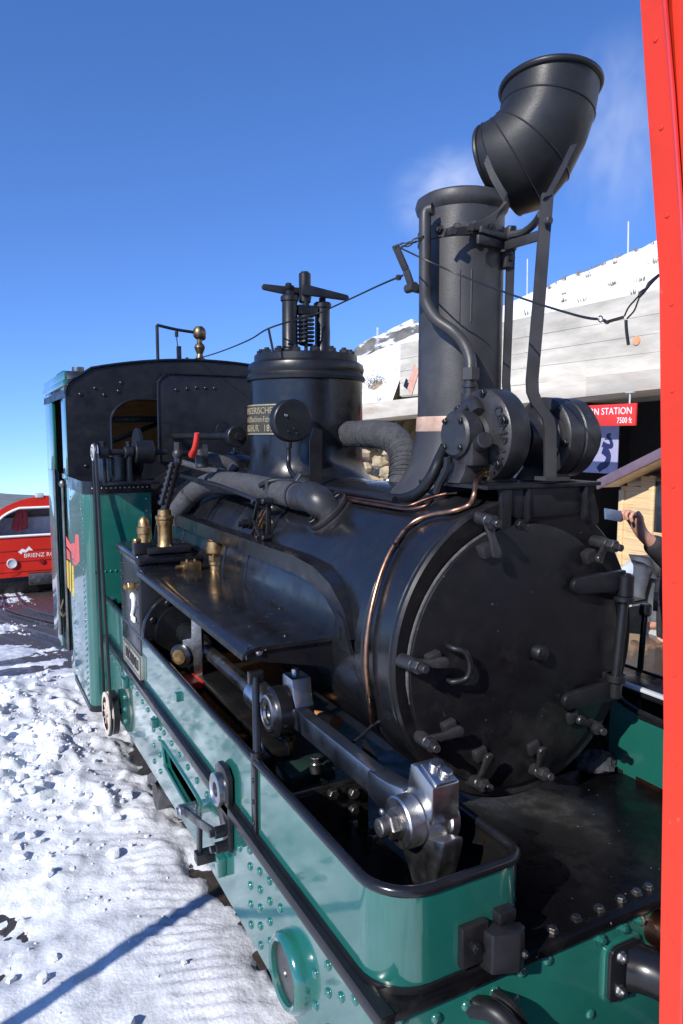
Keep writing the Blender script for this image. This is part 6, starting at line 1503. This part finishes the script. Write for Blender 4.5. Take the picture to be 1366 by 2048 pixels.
d = (pb_ - pa).normalized(); u_ = d.cross(V((.25, -1, .2)).normalized()).normalized()
g = M(); g.obox((pa + pb_) / 2 - u_ * .012 + d * .01, d, u_, d.cross(u_), .12, .052, .010, .004); O('phone_case', g, PHONE, ph)
g = M(); g.obox((pa + pb_) / 2 - u_ * .012 + d * .01 + d.cross(u_) * .0065, d, u_, d.cross(u_), .108, .045, .002, .0008); O('phone_screen', g, GLASS, ph)
# a second person bending over on the platform, seen as a rounded pale back
B = P(1258, 1140, y=4.4)
p2 = thing('person', 'person in a pale blue and grey jacket bending over before the pine kiosk', 'person', (B.x, B.y, .05))
x_, y_, z_ = B
j2 = [(x_ + .05, y_ - .25, .85, .13), (x_ + .02, y_ - .1, z_ - .06, .14), (x_, y_ + .08, z_ - .05, .14), (x_, y_ + .22, z_ - .16, .055), (x_, y_ + .30, z_ - .22, .08), (x_, y_ + .36, z_ - .26, .07),
      (x_ - .16, y_ + .1, z_ - .14, .05), (x_ - .2, y_ + .2, z_ - .4, .04), (x_ - .16, y_ + .34, z_ - .56, .03), (x_ + .17, y_ + .1, z_ - .14, .05), (x_ + .2, y_ + .2, z_ - .4, .04), (x_ + .16, y_ + .34, z_ - .56, .03),
      (x_ - .08, y_ - .26, .8, .08), (x_ - .09, y_ - .2, .46, .06), (x_ - .09, y_ - .28, .10, .045), (x_ - .09, y_ - .14, .09, .04), (x_ + .14, y_ - .26, .8, .08), (x_ + .13, y_ - .2, .46, .06), (x_ + .13, y_ - .28, .10, .045), (x_ + .13, y_ - .14, .09, .04)]
e2 = [(0, 1), (1, 2), (2, 3), (3, 4), (4, 5), (2, 6), (6, 7), (7, 8), (2, 9), (9, 10), (10, 11), (0, 12), (12, 13), (13, 14), (14, 15), (0, 16), (16, 17), (17, 18), (18, 19)]
skin_body('body', j2, e2, SKIN, p2)
J2 = [(x_ + .05, y_ - .22, .88, .155), (x_ + .02, y_ - .1, z_ - .06, .18), (x_, y_ + .08, z_ - .05, .19), (x_, y_ + .2, z_ - .14, .10), (x_ - .18, y_ + .1, z_ - .14, .075), (x_ - .2, y_ + .2, z_ - .4, .06), (x_ - .165, y_ + .33, z_ - .54, .048), (x_ + .18, y_ + .1, z_ - .14, .075), (x_ + .2, y_ + .2, z_ - .4, .06), (x_ + .165, y_ + .33, z_ - .54, .048)]
skin_body('jacket', J2, [(0, 1), (1, 2), (2, 3), (2, 4), (4, 5), (5, 6), (2, 7), (7, 8), (8, 9)], CLOTHB, p2)
skin_body('jacket_panel', [(x_ + .05, y_ - .16, z_ - .20, .12), (x_ + .04, y_ - .10, z_ - .10, .125)], [(0, 1)], CLOTHG, p2)
skin_body('trousers', [(x_ + .03, y_ - .26, .86, .14), (x_ - .08, y_ - .26, .8, .10), (x_ - .09, y_ - .2, .46, .08), (x_ - .09, y_ - .28, .13, .06), (x_ + .14, y_ - .26, .8, .10), (x_ + .13, y_ - .2, .46, .08), (x_ + .13, y_ - .28, .13, .06)], [(0, 1), (1, 2), (2, 3), (0, 4), (4, 5), (5, 6)], CLOTHG, p2)
g = M(); g.ball((x_, y_ + .32, z_ - .20), .10, 14); O('hair', g, HAIR, p2)
# a third one half hidden by the coach post
C3 = P(1330, 1148, y=3.9); x_, y_, z_ = C3
p3 = thing('person', 'brown haired person in dark clothes half hidden by the red post', 'person', (x_, y_, .003))
s3 = (z_ + .08) / 1.72
def q3(dx, dy, z, r): return (x_ + dx * s3, y_ + dy * s3, z * s3, r * s3)
j3 = [q3(0, 0, .93, .13), q3(0, 0, 1.15, .12), q3(0, 0, 1.36, .14), q3(0, 0, 1.48, .055), q3(-.01, -.02, 1.60, .085), q3(-.01, -.02, 1.67, .075), q3(-.19, 0, 1.38, .05), q3(-.24, 0, 1.1, .04), q3(-.2, -.1, .88, .035), q3(.19, 0, 1.38, .05), q3(.24, 0, 1.1, .04), q3(.2, -.1, .88, .035),
      q3(-.09, 0, .84, .08), q3(-.1, 0, .46, .06), q3(-.1, .02, .08, .042), q3(-.1, -.13, .04, .04), q3(.09, 0, .84, .08), q3(.1, 0, .46, .06), q3(.1, .02, .08, .042), q3(.1, -.13, .04, .04)]
e3 = [(0, 1), (1, 2), (2, 3), (3, 4), (4, 5), (2, 6), (6, 7), (7, 8), (2, 9), (9, 10), (10, 11), (0, 12), (12, 13), (13, 14), (14, 15), (0, 16), (16, 17), (17, 18), (18, 19)]
skin_body('body', j3, e3, SKIN, p3)
skin_body('jacket', [q3(0, 0, .86, .16), q3(0, 0, 1.15, .155), q3(0, 0, 1.36, .175), q3(0, 0, 1.46, .09), q3(-.2, 0, 1.38, .075), q3(-.25, 0, 1.1, .06), q3(-.21, -.1, .90, .046), q3(.2, 0, 1.38, .075), q3(.25, 0, 1.1, .06), q3(.21, -.1, .90, .046)], [(0, 1), (1, 2), (2, 3), (2, 4), (4, 5), (5, 6), (2, 7), (7, 8), (8, 9)], CLOTHK, p3)
skin_body('trousers', [q3(0, 0, .93, .14), q3(-.09, 0, .84, .10), q3(-.1, 0, .46, .08), q3(-.1, 0, .1, .06), q3(.09, 0, .84, .10), q3(.1, 0, .46, .08), q3(.1, 0, .1, .06)], [(0, 1), (1, 2), (2, 3), (0, 4), (4, 5), (5, 6)], CLOTHK, p3)
g = M(); g.ball((x_ - .01 * s3, y_ + .015 * s3, 1.645 * s3), .108 * s3, 14, (1, 1, 1.05)); O('hair', g, HAIR, p3)

# ---------------- thin steam drifting off behind the chimney
def plume(name, c, sc, dens, seed):
    g = M(); g.ball((0, 0, 0), 1.0, 20)
    m = bpy.data.materials.new(name); m.use_nodes = True; t = m.node_tree; t.nodes.clear()
    o_ = t.nodes.new('ShaderNodeOutputMaterial'); v = t.nodes.new('ShaderNodeVolumePrincipled'); v.inputs['Color'].default_value = (.985, .99, 1, 1); v.inputs['Anisotropy'].default_value = -.25
    tc_ = t.nodes.new('ShaderNodeTexCoord'); ln = t.nodes.new('ShaderNodeVectorMath'); ln.operation = 'LENGTH'
    t.links.new(tc_.outputs['Object'], ln.inputs[0])
    fo = t.nodes.new('ShaderNodeMapRange'); fo.inputs[1].default_value = .95; fo.inputs[2].default_value = .15; fo.inputs[3].default_value = 0; fo.inputs[4].default_value = dens; fo.interpolation_type = 'SMOOTHSTEP'
    t.links.new(ln.outputs['Value'], fo.inputs[0])
    n = t.nodes.new('ShaderNodeTexNoise'); n.inputs['Scale'].default_value = 2.6; n.inputs['Detail'].default_value = 6; n.inputs['Distortion'].default_value = 1.2
    ofs = t.nodes.new('ShaderNodeVectorMath'); ofs.inputs[1].default_value = (seed, seed * 2, 0); t.links.new(tc_.outputs['Object'], ofs.inputs[0]); t.links.new(ofs.outputs[0], n.inputs['Vector'])
    r = t.nodes.new('ShaderNodeMapRange'); r.inputs[1].default_value = .35; r.inputs[2].default_value = .7; t.links.new(n.outputs[0], r.inputs[0])
    mu = t.nodes.new('ShaderNodeMath'); mu.operation = 'MULTIPLY'; t.links.new(fo.outputs[0], mu.inputs[0]); t.links.new(r.outputs[0], mu.inputs[1])
    t.links.new(mu.outputs[0], v.inputs['Density']); t.links.new(v.outputs[0], o_.inputs['Volume'])
    ob = bpy.data.objects.new(name, g.mesh(name, m)); link(ob, c, None); ob.scale = sc; ob['kind'] = 'stuff'
    return ob
plume('steam', P(925, 400, y=2.2), (.52, .5, .34), 2.6, 1)
plume('steam', P(1240, 270, y=3.2), (.66, .6, 1.05), .8, 4)
